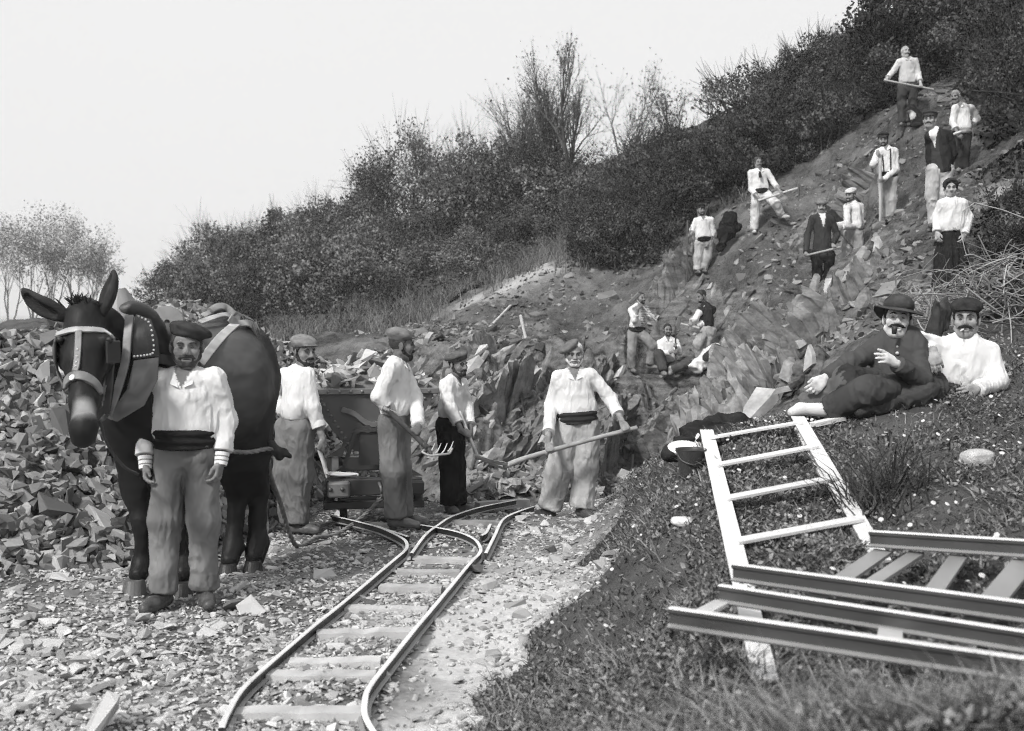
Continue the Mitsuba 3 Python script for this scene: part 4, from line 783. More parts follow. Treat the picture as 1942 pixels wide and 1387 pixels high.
def hand_sdf(pose):
    "wrist at the origin, fingers along z, palm towards +y, thumb on +x"
    s = SDF(.010); pl = (np.array([0, 1.0, 0]), .55)
    s.cap((0, 0, -.02), (0, .002, .015), .027, .027, fl=(np.array([0, 1.0, 0]), .8)).cap((-.006, .002, .035), (-.012, .004, .078), .030, .026, fl=pl).cap((.014, .002, .03), (.02, .004, .08), .028, .023, fl=pl).cap((.012, .008, .018), (.030, .016, .042), .018, .014)
    curl = dict(relax=(28, 32, 22), grip=(72, 82, 55), open=(12, 18, 12))[pose]
    for i, (x, L, r0) in enumerate(((.031, .072, .0092), (.011, .080, .0096), (-.010, .074, .0092), (-.030, .060, .0082))):
        c = [a + (i * (4 if pose == 'relax' else 2)) for a in curl]
        if pose == 'open' and i == 0: c = [c[0] - 8, c[1] - 6, 4]
        p = np.array([x, .003, .082 - .004 * abs(i - 1.3)]); ang = 0; pts = [p]; spread = (x * .9 if pose != 'grip' else x * .1)
        for seg, cc in zip((.46, .31, .23), c):
            ang += math.radians(cc); p = p + L * seg * np.array([spread * 2.0, math.sin(ang), math.cos(ang)]); pts.append(p)
        for k in range(3): s.cap(pts[k], pts[k + 1], r0 * (1.0 - .1 * k), r0 * (.9 - .1 * k), k=.006)
    t = dict(relax=[(.026, .012, .03), (.044, .026, .058), (.046, .036, .085)], grip=[(.030, .010, .034), (.046, .034, .055), (.030, .056, .066)], open=[(.026, .012, .03), (.050, .024, .055), (.064, .030, .08)])[pose]
    s.cap(t[0], t[1], .0135, .0115, k=.008).cap(t[1], t[2], .011, .0085, k=.006); return s
def hand(pose, lod):
    if (pose, lod) not in HANDS: HANDS[pose, lod] = hand_sdf(pose).mesh((.0036, .0065)[lod], .004)
    return HANDS[pose, lod]
SKIN, HAIRC = .23, .035
def person(label, d, J, look=(0, -1, 0), up=(0, 0, 1), front=(0, -1, 0), shirt=.70, pants=.20, sash=.035, boots=.07, skin=SKIN, headgear=None, hat_tone=.05, hat_side=1, hairk='short', hair_tone=HAIRC, tash=None, beardk=0, tash_tone=.03,
           L='relax', R='relax', handleL=None, handleR=None, roll=(0.0, 0.0), baggy=1.0, lod=0, k=1.0, cuff=None, collar='open', boot_dir=None, jacket=None, vest=None, skirt=None, group=None, seed=0, sleeve_tone=None, wide=1.0, stain=.5, barefoot=False, shin_tone=None, flip_palm=False, headk=1.0, braces=False, stripes=False, openv=None):
    "J: joints as (px, py, extra depth); L and R are the sides of the picture; handle: (point, direction) of the shaft held"
    key = num('person'); lab(key, label, 'person', group); h = (.0095, .017)[lod]
    q = {n: P(v[0], v[1], d + (v[2] if len(v) > 2 else 0)) for n, v in J.items()}
    ft = unit(front); hip = (q['hl'] + q['hr']) / 2; neck = q['nk']; tu = unit(neck - hip); ft = unit(ft - (ft @ tu) * tu); tx = np.cross(tu, ft)
    # head
    Y = unit(look); M = frame(y=Y, z=up); M[:3, :3] *= k * headk; M[:3, 0] *= .95 + .11 * ((seed * 7919) % 10) / 9; M[:3, 1] *= .96 + .09 * ((seed * 104729 + 3) % 10) / 9; M[:3, 2] *= .97 + .07 * ((seed * 6151 + 5) % 10) / 9; M[:3, 3] = q['hd']
    body = [tf(M, head_mesh(lod))]
    bs = SDF(.03 * k)
    shw = np.linalg.norm(q['sl'] - q['sr']); fl = (ft, .62)
    nb = neck - tu * .02 * k
    bs.cap(q['hd'] + M[:3, :3] @ np.array([0, -.03, -.13]), nb, .052 * k, .056 * k)
    bs.cap(hip + tu * .06, neck - tu * .14 * k, .125 * k, .13 * k, fl=fl).cap(q['sl'], q['sr'], .045 * k)
    hands = {}
    for s, sh, el, wr, pose, hd in (('L', 'sl', 'el', 'wl', L, handleL), ('R', 'sr', 'er', 'wr', R, handleR)):
        if wr not in q: continue
        e, w = q[el], q[wr]
        if hd is not None:                                                     # close the fist round the shaft: the wrist follows from it
            hp, hx = np.asarray(hd[0], float), unit(hd[1]); z = hp - e; z = unit(z - (z @ hx) * hx * .75)
            x = hx if (s == 'R') else -hx
            if len(hd) > 2 and hd[2]: x = -x
            Mh = frame(z=z, x=x); Mh[:3, :3] *= k
            sgn = 1 if (len(hd) > 3 and hd[3]) else -1
            mir = np.diag([1, sgn, 1, 1.0]); Mh = Mh @ mir; off = Mh[:3, :3] @ np.array([0, .030, .082]); w = hp - off; q[wr] = w
            pose = 'grip'
        else:
            fo = unit(w - e); z = unit(fo + np.asarray(J.get('h' + s, (0, 0, 0)), float)); inner = unit(hip - w); inner = unit(inner - (inner @ z) * z)
            if flip_palm: inner = unit(np.asarray(flip_palm, float))
            x = np.cross(inner, z); Mh = np.eye(4); y = unit(inner - (inner @ z) * z); x = np.cross(y, z)
            if x @ ft < 0 and not flip_palm: x = -x                             # thumbs forward
            Mh[:3, 0], Mh[:3, 1], Mh[:3, 2] = x * k, y * k, z * k
        Mh[:3, 3] = w; body.append(tf(Mh, hand(pose, lod))); bs.cap(q[sh], e, .042 * k, .038 * k).cap(e, w, .040 * k, .0265 * k); hands[s] = Mh
    for a, b, c in (('hl', 'kl', 'al'), ('hr', 'kr', 'ar')):
        bs.cap(q[a], q[b], .07 * k, .052 * k).cap(q[b], q[c], .046 * k, .036 * k)
        if barefoot: bs.cap(q[c], q[c.replace('a', 't')], .036 * k, .026 * k)
    bm = bs.mesh((.011, .017)[lod])
    part(key, 'body', cat(body + [bm]), 'm_hair', skin, True, jitter=.6)
    hm = lambda name, mesh, tone, mat='m_vc', **kw: part(key, name, tf(M, mesh), mat, tone, True, **kw)
    fb = face_bits(lod)
    for a in (-1, 1):
        hm('eye', fb['eye', a], .05, 'm_leather'); hm('eyebrow', fb['brow', a], min(hair_tone * 1.1, .13))
    if hairk: hm('hair', hair(hairk), hair_tone, 'm_hair', jitter=.6)
    if tash: hm('moustache', moustache(*tash), tash_tone, 'm_hair', jitter=.5)
    if beardk: hm('beard', beard(beardk), tash_tone, 'm_hair', jitter=.5)
    if headgear: hm(headgear if headgear in ('beret', 'cap') else {'slouch': 'beret', 'kepi': 'cap', 'felt': 'hat'}[headgear], hat(headgear, hat_side), hat_tone, jitter=.6)
    # shirt
    waist = hip + tu * .115 * k; T_ = SDF(.035 * k); B_ = SDF(.045 * k); fl2 = (ft, .66); hw = .150 * k * wide
    B_.cap(waist + tu * .015, waist + tu * .13 * k, hw * 1.02, hw * 1.0, fl=fl2).cap(waist + tu * .12 * k, neck - tu * .15 * k, hw, .155 * k * wide, fl=fl2)
    B_.cap(lerp(q['sl'], q['sr'], .13) - tu * .03 * k, lerp(q['sl'], q['sr'], .87) - tu * .03 * k, .066 * k, fl=(ft, .9)).cap(neck - tu * .07 * k, neck - tu * .035 * k, .082 * k, .068 * k)
    for sh in ('sl', 'sr'): B_.cap(neck - tu * .035 * k, lerp(q[sh], neck, .12) - tu * .005, .052 * k, .056 * k)
    if jacket is None and not vest: B_.cap(waist + tu * .04 - tx * .05, waist + tu * .04 + tx * .05, hw * .82, fl=(ft, .82))
    if jacket: B_.cap(waist - tu * .10 * k, waist + tu * .05, hw * 1.1, hw * 1.02, fl=fl2)
    B_.cut(waist - tu * (.15 if jacket else .03) * k, -tu); T_.add(B_)
    for i, (sh, el, wr) in enumerate((('sl', 'el', 'wl'), ('sr', 'er', 'wr'))):
        if wr not in q: continue
        end = lerp(q[el], q[wr], .86 * (1 - roll[i]) if roll[i] else .95); S_ = SDF(.03 * k); S_.cap(q[sh], q[el], .061 * k, .056 * k).cap(q[el], end, .056 * k, .048 * k).cut(end, q[wr] - q[el]); T_.add(S_, .03 * k)
    sm = folds(T_.mesh(h), .009 * k, 15, 5, seed + 1)
    v, f = sm; g = meshkit.fbm(v * 5 + seed, 3, 3); st = np.clip((meshkit.fbm(v * [7, 7, 5] + seed * 3, 4, 6) - .55) * 5, 0, 1) * stain
    tone = (jacket if jacket else shirt) * (.93 + .12 * g) * (1 - .45 * st)
    if collar == 'open' and not jacket:
        c_, dn_ = np.abs((v - neck) @ tx), (neck - v) @ tu; tone = np.where(((v - neck) @ ft > .02) & (c_ < .040 * (1 - dn_ / .085)) & (dn_ < .085), skin * .8, tone)
    if openv is not None:
        c_, dn_ = np.abs((v - neck) @ tx), (neck - v) @ tu; fr = (v - neck - tu * 0) @ ft > .02
        tone = np.where(fr & (c_ < .055 + .10 * np.clip(dn_ - .3, 0, 1)) & (dn_ > .0), openv, tone); tone = np.where(fr & (c_ < .060 * (1 - dn_ / .27)) & (dn_ < .27), shirt, tone)
    if vest:                                                                   # sleeveless waistcoat over white sleeves
        def ds(a, b):
            e = b - a; t = np.clip((v - a) @ e / (e @ e), 0, 1); return np.linalg.norm(v - a - t[:, None] * e, axis=1)
        arm = np.min([ds(lerp(q[a], q[b], c), q[b]) for a, b, c in (('sl', 'el', .22), ('el', 'wl', 0), ('sr', 'er', .22), ('er', 'wr', 0))], 0) < .072; tone = np.where(arm, shirt, vest)
    if stripes:
        ins = ((v - neck) @ ft > 0) & (((v - neck) @ tx) > -.02); band = np.mod((v @ tu) * 22, 1) < .42; tone = np.where(ins & band, .16, tone)
    nm = 'jacket' if jacket else 'shirt'
    part(key, nm, sm, 'm_cloth', tone, True)
    for i, (el, wr) in enumerate((('el', 'wl'), ('er', 'wr'))):                 # cuffs
        if wr not in q: continue
        a = unit(q[wr] - q[el]); end = lerp(q[el], q[wr], .86 * (1 - roll[i]) if roll[i] else .93); rr = (.053 if roll[i] else .049) * k
        th = np.linspace(0, 1, 5); prof = [(-.050, rr * .96), (-.044, rr * 1.07), (.000, rr * 1.12), (.006, rr * 1.06), (.002, rr * .78)]
        if not roll[i] and jacket: prof = [(-.02, rr * .96), (0, rr * 1.03), (.012, rr * 1.02), (.01, rr * .8), (.0, rr * .7)]
        c = tube([end + a * z * k for z, _ in prof], [r_ for _, r_ in prof], 14, caps=False); c = (c[0] + normals(*c) * ((meshkit.fbm(c[0] * 40, 2, seed) - .5) * .014)[:, None], c[1])
        part(key, 'cuff', c, 'm_vc', (jacket if jacket else shirt) * .96, True)
        if cuff:                                                               # striped undershirt cuff
            n = 13; t = np.linspace(0.015, .088, n) * k; pr = tube([end + a * z for z in t], np.linspace(.043, .036, n) * k, 16, caps=False); c = np.where(np.isin(np.repeat(np.arange(n), 16), (4, 8)), .06, .78)
            part(key, 'striped_cuff', pr, 'm_vc', c, True)
    if collar == 'open':                                                       # turned down collar points
        for a in (-1, 1):
            p0 = neck + tu * .012 + ft * .03 + tx * a * .052; p1 = neck - tu * .075 + ft * .108 + tx * a * .016; p2 = neck - tu * .055 + ft * .098 + tx * a * .062; p3 = neck - ft * .055 + tu * .02 + tx * a * .03
            c = cat([hull(np.array([p0, p1, p2, p0 + ft * .008, p1 + ft * .01, p2 + ft * .01]))]); part(key, 'collar', unweld(c), 'm_vc', shirt * .98, False)
    elif collar == 'stand':
        c = tube([neck - tu * .015, neck + tu * .02, neck + tu * .038], np.array([.064, .060, .058]) * k, 18, caps=False); part(key, 'collar', c, 'm_vc', jacket or shirt, True)
    if jacket or vest:                                                         # open front showing shirt and waistcoat
        pass
    if sash:
        S = SDF(.02); ww = hw + .020 * k * max(1, baggy * .9); S.cap(waist - tu * .09 * k, waist + tu * .06 * k, ww * 1.02, ww, fl=(ft, .80)).cut(waist + tu * .028 * k, tu).cut(waist - tu * .085 * k, -tu); v, f = S.mesh(h * .9); z = (v - waist) @ tu
        v = v + normals(v, f) * (.006 * np.sin(z * 130 + 3 * meshkit.noise(v * 6, 2)))[:, None]; part(key, 'sash', (v, f), 'm_vc', sash, True, jitter=.5)
    if braces:
        for a in (-1, 1): part(key, 'brace', tube(smooth_path([waist + tx * a * .06 + ft * .115, waist + tu * .2 + tx * a * .065 + ft * .125, neck - tu * .08 + tx * a * .075 + ft * .1, neck - tu * .02 + tx * a * .08], 10), .012, flat=(ft, .2)), 'm_vc', .05, True)
    # trousers or skirt
    if skirt:
        S = SDF(.06); g0 = q['gr']; S.cap(waist - tu * .02, lerp(waist, g0, .35), .125, .19, fl=(ft, .75)).cap(lerp(waist, g0, .35), g0, .19, .25, fl=(ft, .8)).cut(g0, -np.array([0, 0, 1.0])); m = S.mesh(.014); v, f = m; n = normals(v, f)
        ang = np.arctan2((v - waist) @ tx, (v - waist) @ ft); dn = np.clip((waist - v) @ tu, 0, 1); part(key, 'skirt', (v + n * (.035 * dn * np.sin(ang * 9 + 2 * np.sin(ang * 3)))[:, None], f), 'm_vc', skirt, True, jitter=.5)
        part(key, 'belt_buckle', box(.035, .03, .03, waist + ft * .11 - tu * .01), 'm_metal', .4, False)
    else:
        S = SDF(.04 * k); b = baggy
        S.cap(waist - tu * .02, hip, hw * .95, .128 * k, fl=(ft, .70)).cap(q['hl'], q['hr'], .100 * k, fl=(ft, .92))
        S.cut(waist - tu * .02, tu); S2 = SDF(.04 * k); S2.add(S)
        for a, kn, an in (('hl', 'kl', 'al'), ('hr', 'kr', 'ar')):
            e = lerp(q[kn], q[an], .98); Lg = SDF(.045 * k); Lg.cap(q[a], q[kn], .100 * k * (b * .5 + .5), .083 * k * b).cap(q[kn], e, .083 * k * b, .072 * k * b).cap(lerp(q[kn], q[an], .84), lerp(q[kn], q[an], .93), .074 * k * b, k=.02).cut(e, q[an] - q[kn]); S2.add(Lg, .03 * k)
        S = S2
        v, f = folds(S.mesh(h), .011 * k, 13, 5, seed + 2); g = meshkit.fbm(v * [5, 5, 4] + seed * 2, 4, 8); st = np.clip((meshkit.fbm(v * [8, 8, 6] + seed * 5, 4, 6) - .55) * 4, 0, 1)
        tone = pants * (.25 + 1.45 * g) * (1 - .5 * st * stain)
        if shin_tone is not None:
            def dseg(a, b): e_ = b - a; t_ = np.clip((v - a) @ e_ / (e_ @ e_), 0, 1); return np.linalg.norm(v - a - t_[:, None] * e_, axis=1)
            tone = np.where((dseg(lerp(q['kl'], q['al'], .06), q['al']) < .105) & (dseg(q['kl'], q['al']) < dseg(q['kr'], q['ar'])) & (dseg(q['kl'], q['al']) < dseg(q['hr'], q['kr'])), shin_tone * (.6 + .8 * g), tone)
        part(key, 'trousers', (v, f), 'm_cloth', tone, True)
        if not barefoot:
            for s, an in (('l', 'al'), ('r', 'ar')):
                bd = unit(np.asarray((boot_dir or {}).get(s, ft), float)); B = SDF(.025); A0 = q[an]; dn = unit((boot_dir or {}).get('dn', (0, 0, -1)))
                bd = unit(bd - (bd @ dn) * dn); so = A0 + dn * .075 * k
                B.cap(A0 - dn * .05 * k, A0 + dn * .03 * k, .047 * k, .044 * k).cap(A0 - bd * .03 * k + dn * .045 * k, A0 + bd * .10 * k + dn * .045 * k, .040 * k, .044 * k).cap(A0 + bd * .10 * k + dn * .045 * k, A0 + bd * .185 * k + dn * .050 * k, .043 * k, .034 * k).cut(so, dn)
                v, f = B.mesh((.008, .013)[lod]); part(key, 'boot', (v + normals(v, f) * ((meshkit.fbm(v * 35, 3, 2) - .5) * .008)[:, None], f), 'm_leather', boots, True, jitter=.7)
    return key, q, M, hands
PEOPLE = {}
def shaft(key, a, b, r, tone=.34, mat='m_vc', name='handle', n=16, bend=0.0):
    p = np.array([lerp(np.asarray(a), np.asarray(b), t) for t in np.linspace(0, 1, n)]) + np.array([0, 0, 1.0]) * (bend * np.sin(np.linspace(0, np.pi, n)))[:, None]
    return part(key, name, tube(p, r * (1 + .08 * np.sin(np.linspace(0, 9, n))), 8), mat, tone, True, jitter=.5)

# the mule driver
PEOPLE[1] = person('man with dark beret and striped cuffs standing in front of the mule', 6.3, dict(hd=(354, 657), nk=(352, 708), sl=(296, 721, .02), sr=(408, 719, .02), el=(276, 800, .05), er=(429, 800, .04), wl=(276, 880, -.04), wr=(419, 876, -.04),
    hl=(328, 858), hr=(380, 858), kl=(314, 985, -.02), kr=(386, 985, -.02), al=(310, 1124), ar=(388, 1117, .03)), look=(.28, -1, -.04), front=(.06, -1, 0), pants=.19, sash=.02, headgear='beret', hat_tone=.05, hat_side=1, tash=(1.05, .012), beardk=.5, hair_tone=.07, tash_tone=.06, cuff=True,
    roll=(.10, .17), boots=.06, boot_dir=dict(l=(-.28, -1, 0), r=(.42, -1, 0)), baggy=1.0, seed=1, wide=1.08, skin=.20)
# man with his back half turned beside the wagon
PEOPLE[2] = person('man in a light cap standing half turned between the mule and the wagon', 9.15, dict(hd=(578, 668), nk=(564, 700), sl=(538, 714, .12), sr=(583, 712, -.06), el=(516, 748, .22), er=(593, 775, -.10), wl=(540, 785, .05), wr=(601, 836, -.14),
    hl=(548, 812, .06), hr=(570, 812, -.05), kl=(543, 895, .05), kr=(570, 897, -.03), al=(552, 992, .05), ar=(562, 993, -.03)), look=(.75, -.78, -.03), front=(.78, .35, 0), pants=.19, sash=None, headgear='cap', hat_tone=.22, tash=(.9, .010), beardk=.55, hair_tone=.04, roll=(.0, .30),
    handleR=(P(604, 852, 9.0), P(619, 905, 9.0) - P(604, 852, 9.0)), boot_dir=dict(l=(1, -.1, 0), r=(1, -.25, 0)), baggy=1.2, seed=2, boots=.09, skin=.21)
# man in profile with the stone fork
fa, fb_ = P(739, 781, 8.72), P(812, 851, 8.66)
PEOPLE[3] = person('man in profile with peaked cap holding a stone fork before the tip wagon', 9.0, dict(hd=(763, 655), nk=(752, 684), sl=(741, 702, -.19), sr=(764, 703, .19), el=(718, 752, -.22), er=(788, 755, .10), wl=(739, 782, -.26), wr=(784, 800, -.16),
    hl=(742, 805, -.08), hr=(754, 805, .10), kl=(746, 893, -.10), kr=(757, 893, .10), al=(750, 982, -.08), ar=(766, 978, .16)), look=(1, .10, .0), front=(1, -.05, 0), pants=.17, sash=None, headgear='cap', hat_tone=.17, beardk=.9, tash=(.8, .012), hair_tone=.05, cuff=False,
    handleL=(fa, fb_ - fa), handleR=(lerp(fa, fb_, .60), fb_ - fa), boot_dir=dict(l=(1, -.3, 0), r=(1, -.1, 0)), baggy=1.12, seed=3, boots=.10, wide=1.05, skin=.14)
# man with the dark trousers and the short shovel
sa, sb = P(876, 792, 10.9), P(908, 872, 10.8)
PEOPLE[4] = person('man in beret and black trousers holding a shovel of stones', 11.1, dict(hd=(869, 692), nk=(858, 716), sl=(845, 731, -.12), sr=(877, 729, .12), el=(855, 778, -.20), er=(886, 772, .10), wl=(884, 818, -.26), wr=(893, 815, -.12),
    hl=(847, 806, -.06), hr=(862, 806, .08), kl=(853, 880, -.06), kr=(863, 880, .08), al=(852, 957, -.05), ar=(870, 957, .08)), look=(.72, -.72, -.03), front=(.88, -.42, 0), pants=.022, sash=None, headgear='beret', hat_tone=.11, hat_side=-1, tash=(.9, .010), beardk=.4, roll=(.30, .1),
    handleL=(lerp(sa, sb, .42), sb - sa), boot_dir=dict(l=(.5, -1, 0), r=(1, -.2, 0)), baggy=1.18, seed=4, boots=.09, skin=.17, k=.98)
# old man with the long shovel
la, lb = P(1208, 811, 9.95), P(985, 873, 9.75)
PEOPLE[5] = person('old man with pale moustache and slouched beret holding a long-handled shovel', 10.2, dict(hd=(1089, 672), nk=(1088, 704), sl=(1058, 717, .0), sr=(1121, 713, .0), el=(1045, 770, .02), er=(1158, 757, .0), wl=(1040, 825, -.12), wr=(1184, 800, -.12),
    hl=(1079, 808), hr=(1112, 808), kl=(1060, 890, -.02), kr=(1110, 890), al=(1042, 965), ar=(1102, 963)), look=(.05, -1, -.06), front=(.03, -1, 0), pants=.40, sash=.035, headgear='slouch', hat_tone=.15, hat_side=-1, tash=(1.2, .014), beardk=.35, tash_tone=.55, hair_tone=.5, roll=(.16, .22),
    handleL=(lerp(la, lb, .745), lb - la, False, False), handleR=(lerp(la, lb, .10), lb - la, True, False), boot_dir=dict(l=(-1, -.55, 0), r=(.45, -1, 0)), baggy=1.42, seed=5, boots=.07, wide=1.06, skin=.24, stain=.9)

# ---------------------------------------------------------------- their tools
def blade(a, d_, up_, L=.30, w=.23, dish=.035, point=.5):
    "shovel blade: from its socket at a along d_, hollow side up"
    d_, up_ = unit(d_), unit(up_); sd = np.cross(d_, up_); n, m = 9, 9; V = []
    for t in np.linspace(0, 1, n):
        ww = w * (.55 + .45 * min(1, t * 4)) * (1 if t < 1 - point else math.sqrt(max(0.03, 1 - ((t - 1 + point) / point) ** 2)))
        for u in np.linspace(-1, 1, m): V.append(a + d_ * L * t + sd * u * ww / 2 + up_ * (dish * (u * u * .9 + .6 * (t - .5) ** 2 * 2) - .01))
    V = np.array(V); i, j = np.meshgrid(np.arange(n - 1), np.arange(m - 1), indexing='ij'); q = np.stack([i * m + j, i * m + j + 1, (i + 1) * m + j + 1, (i + 1) * m + j], -1).reshape(-1, 4)
    return cat([(V, q), (V - up_ * .004, q[:, ::-1])])
lab('shovel', 'short pale shovel leaning from a hand onto the wagon frame', 'shovel'); taken['shovel'] = 0
s0, s1 = P(603, 846, 9.0), P(622, 906, 9.02); shaft('shovel', s0, s1, .017, .5); part('shovel', 'blade', blade(s1 - unit(s1 - s0) * .03, P(664, 908, 9.0) - s1, (0, 0, 1), .26, .2, .02), 'm_metal', .55, True, jitter=.4)
lab('stone_fork', 'dark stone fork with pale upturned tines held by the man in profile', 'fork'); f0 = lerp(fa, fb_, -.02); shaft('stone_fork', f0, fb_, .021, .07)
part('stone_fork', 'grip', tube([fa + np.array([-.05, -.02, .03]), fa + np.array([.05, .02, -.02])], .018, 8), 'm_vc', .35)
fc = fb_ + np.array([.13, -.06, -.03]); bar = smooth_path([P(799, 857, 8.62), P(815, 864, 8.60), P(838, 862, 8.60), P(852, 860, 8.62), P(858, 850, 8.64)], 16); part('stone_fork', 'head_bar', tube(bar, .010, 6), 'm_metal', .30); part('stone_fork', 'socket', tube(smooth_path([lerp(fa, fb_, .86), fb_, P(818, 862, 8.60)], 8), [.024, .024, .022, .02, .018, .016, .014, .012], 8), 'm_metal', .06)
for i, px in enumerate((802, 814, 826, 838, 850)):
    b = P(px, 860 - (4 if i in (0, 4) else 0), 8.62); part('stone_fork', 'tine', tube(smooth_path([b, b + [.012, .12, .01], b + [.03, .20, .055]], 8), [.007, .007, .007, .006, .006, .005, .004, .003], 6), 'm_metal', .55)
lab('shovel_001', 'short-handled shovel of the man in black trousers, its blade holding stones', 'shovel'); taken['shovel'] = 1
shaft('shovel_001', lerp(sa, sb, -.15), sb, .017, .5); part('shovel_001', 'blade', blade(sb - unit(sb - sa) * .02, unit(P(945, 888, 10.75) - sb), (0, .1, 1), .32, .24, .035), 'm_metal', .55, True, jitter=.4)
for i in range(5): stone_part('shovel_001', P(912 + 5 * i, 877 - (i % 2) * 4, 10.78), .07 + .02 * (i % 3), rotm(r, None, .5), tone=.4)
lab('shovel_002', 'long bent-handled shovel held across the old man', 'shovel'); taken['shovel'] = 2
hb = smooth_path([la, lerp(la, lb, .5) + [0, 0, .008], lerp(la, lb, .82) + [0, 0, .006], lb, P(955, 886, 9.72)], 24); part('shovel_002', 'handle', tube(hb, np.interp(np.linspace(0, 1, 24), [0, .7, 1], [.020, .023, .026]), 8), 'm_vc', .33, True, jitter=.6)
part('shovel_002', 'ferrule', tube([lerp(la, lb, .765), lerp(la, lb, .79)], .026, 10), 'm_metal', .3); part('shovel_002', 'blade', blade(P(962, 884, 9.72), unit(P(915, 872, 9.70) - P(962, 884, 9.72)), (0, .1, 1), .30, .22, .035), 'm_metal', .42, True, jitter=.5)

# ---------------------------------------------------------------- the men working and posing on the rock face
PEOPLE[6] = person('man in striped waistcoat front with a sledgehammer on his shoulder', 21.5, dict(hd=(1215, 566), nk=(1211, 578), sl=(1197, 588, -.05), sr=(1224, 586, .08), el=(1204, 608, -.22), er=(1234, 603, .0), wl=(1215, 583, -.25), wr=(1240, 605, -.15),
    hl=(1200, 633), hr=(1216, 633), kl=(1199, 668, -.05), kr=(1238, 657, -.1), al=(1197, 699), ar=(1233, 692, -.05)), look=(.55, -.85, 0), front=(.62, -.78, 0), pants=.22, sash=.03, headgear=None, tash=(.9, .01), beardk=.5, hair_tone=.04, roll=(.45, .3), handleL=(P(1216, 578, 21.2), P(1244, 608, 21.3) - P(1203, 566, 21.25)), handleR=(P(1240, 604, 21.3), P(1244, 608, 21.3) - P(1203, 566, 21.25)), boot_dir=dict(l=(.4, -1, 0), r=(.8, -.6, 0)), baggy=1.1, lod=1, seed=6, stripes=True, boots=.13)
PEOPLE[7] = person('man sitting on the rock ledge holding a drill rod upright', 21.4, dict(hd=(1266, 626), nk=(1266, 640), sl=(1251, 651), sr=(1283, 650), el=(1256, 672, -.12), er=(1288, 668, -.10), wl=(1277, 668, -.3), wr=(1281, 656, -.3),
    hl=(1258, 694, .05), hr=(1275, 694, .05), kl=(1250, 673, -.32), kr=(1303, 690, -.25), al=(1258, 704, -.42), ar=(1272, 703, -.40)), look=(.05, -1, -.05), front=(.05, -1, .05), pants=.07, sash=None, hairk='short', tash=(1, .012), beardk=.6, roll=(.2, .2), handleL=(P(1281, 667, 21.05), (0, .02, 1)), handleR=(P(1281, 655, 21.05), (0, .02, 1)), boot_dir=dict(l=(.1, -1, .1), r=(-.2, -1, 0)), baggy=1.1, lod=1, seed=7, boots=.2)
PEOPLE[8] = person('man in dark waistcoat swinging a hammer down on the drill rod', 21.5, dict(hd=(1330, 562), nk=(1338, 576), sl=(1328, 589, -.05), sr=(1352, 587, .1), el=(1319, 606, -.12), er=(1335, 612, .0), wl=(1308, 617, -.2), wr=(1318, 620, -.05),
    hl=(1335, 628), hr=(1348, 627), kl=(1324, 652, -.15), kr=(1338, 657, .02), al=(1327, 679, -.05), ar=(1336, 684, .05)), look=(-.85, -.4, -.3), front=(-.8, -.55, 0), pants=.36, sash=None, hair_tone=.035, beardk=.5, vest=.03, handleL=(P(1308, 617, 21.3), P(1287, 613, 21.3) - P(1326, 623, 21.3)), handleR=(P(1320, 621, 21.3), P(1287, 613, 21.3) - P(1326, 623, 21.3)), boot_dir=dict(l=(-1, -.3, 0), r=(-1, -.3, 0)), baggy=1.05, lod=1, seed=8, boots=.1)
PEOPLE[9] = person('man with dark cap and wide black sash holding a tall iron bar', 24.0, dict(hd=(1329, 399), nk=(1332, 412), sl=(1320, 419), sr=(1349, 417), el=(1313, 437, .0), er=(1352, 441, .05), wl=(1305, 447, -.1), wr=(1344, 462, -.1),
    hl=(1327, 462), hr=(1343, 461), kl=(1324, 489), kr=(1341, 488), al=(1322, 513), ar=(1334, 511)), look=(.3, -1, 0), front=(.12, -1, 0), pants=.40, sash=.015, headgear='kepi', hat_tone=.03, tash=(1, .01), beardk=.5, roll=(.55, .55), handleL=(P(1304, 447, 23.85), (0, .02, 1)), baggy=1.1, lod=1, seed=9, boots=.1)
ha, hb_ = P(1441, 380, 23.75), P(1513, 357, 23.7)
PEOPLE[10] = person('bareheaded man in white clothes and dark necktie with a pick across his knee', 24.2, dict(hd=(1438, 309), nk=(1440, 321), sl=(1423, 328), sr=(1455, 326), el=(1425, 360, .0), er=(1469, 349, -.05), wl=(1440, 377, -.2), wr=(1482, 364, -.25),
    hl=(1434, 371), hr=(1452, 369), kl=(1432, 405), kr=(1472, 387, -.25), al=(1430, 437), ar=(1482, 408, -.15)), look=(.1, -1, -.05), front=(.1, -1, 0), pants=.62, sash=.02, hair_tone=.05, tash=(1, .01), roll=(.45, .45), handleL=(lerp(ha, hb_, .03), hb_ - ha), handleR=(lerp(ha, hb_, .56), hb_ - ha), boot_dir=dict(l=(-.1, -1, 0), r=(.7, -.8, 0)), baggy=1.1, lod=1, seed=10, boots=.4)
part('person_%03d' % 9, 'necktie', tube([P(1441, 326, 24.05), P(1441.5, 331, 24.02), P(1442, 337, 24.02)], [.02, .035, .03], 8), 'm_vc', .03)
PEOPLE[11] = person('man in open dark jacket and flat cap holding a tool handle low before him', 20.5, dict(hd=(1558, 393), nk=(1558, 406), sl=(1541, 415), sr=(1577, 414), el=(1531, 447, .02), er=(1587, 447, .02), wl=(1530, 478, -.12), wr=(1582, 470, -.15),
    hl=(1549, 484), hr=(1573, 484), kl=(1550, 517), kr=(1572, 517), al=(1549, 552), ar=(1573, 552)), look=(-.25, -1, 0), front=(0, -1, 0), shirt=.7, jacket=.045, openv=.05, pants=.022, sash=None, headgear='cap', hat_tone=.16, tash=(.9, .01), collar='none', handleL=(P(1531, 484, 20.2), P(1592, 469, 20.2) - P(1531, 484, 20.2)), handleR=(P(1582, 471, 20.2), P(1592, 469, 20.2) - P(1531, 484, 20.2)), lod=1, seed=11)
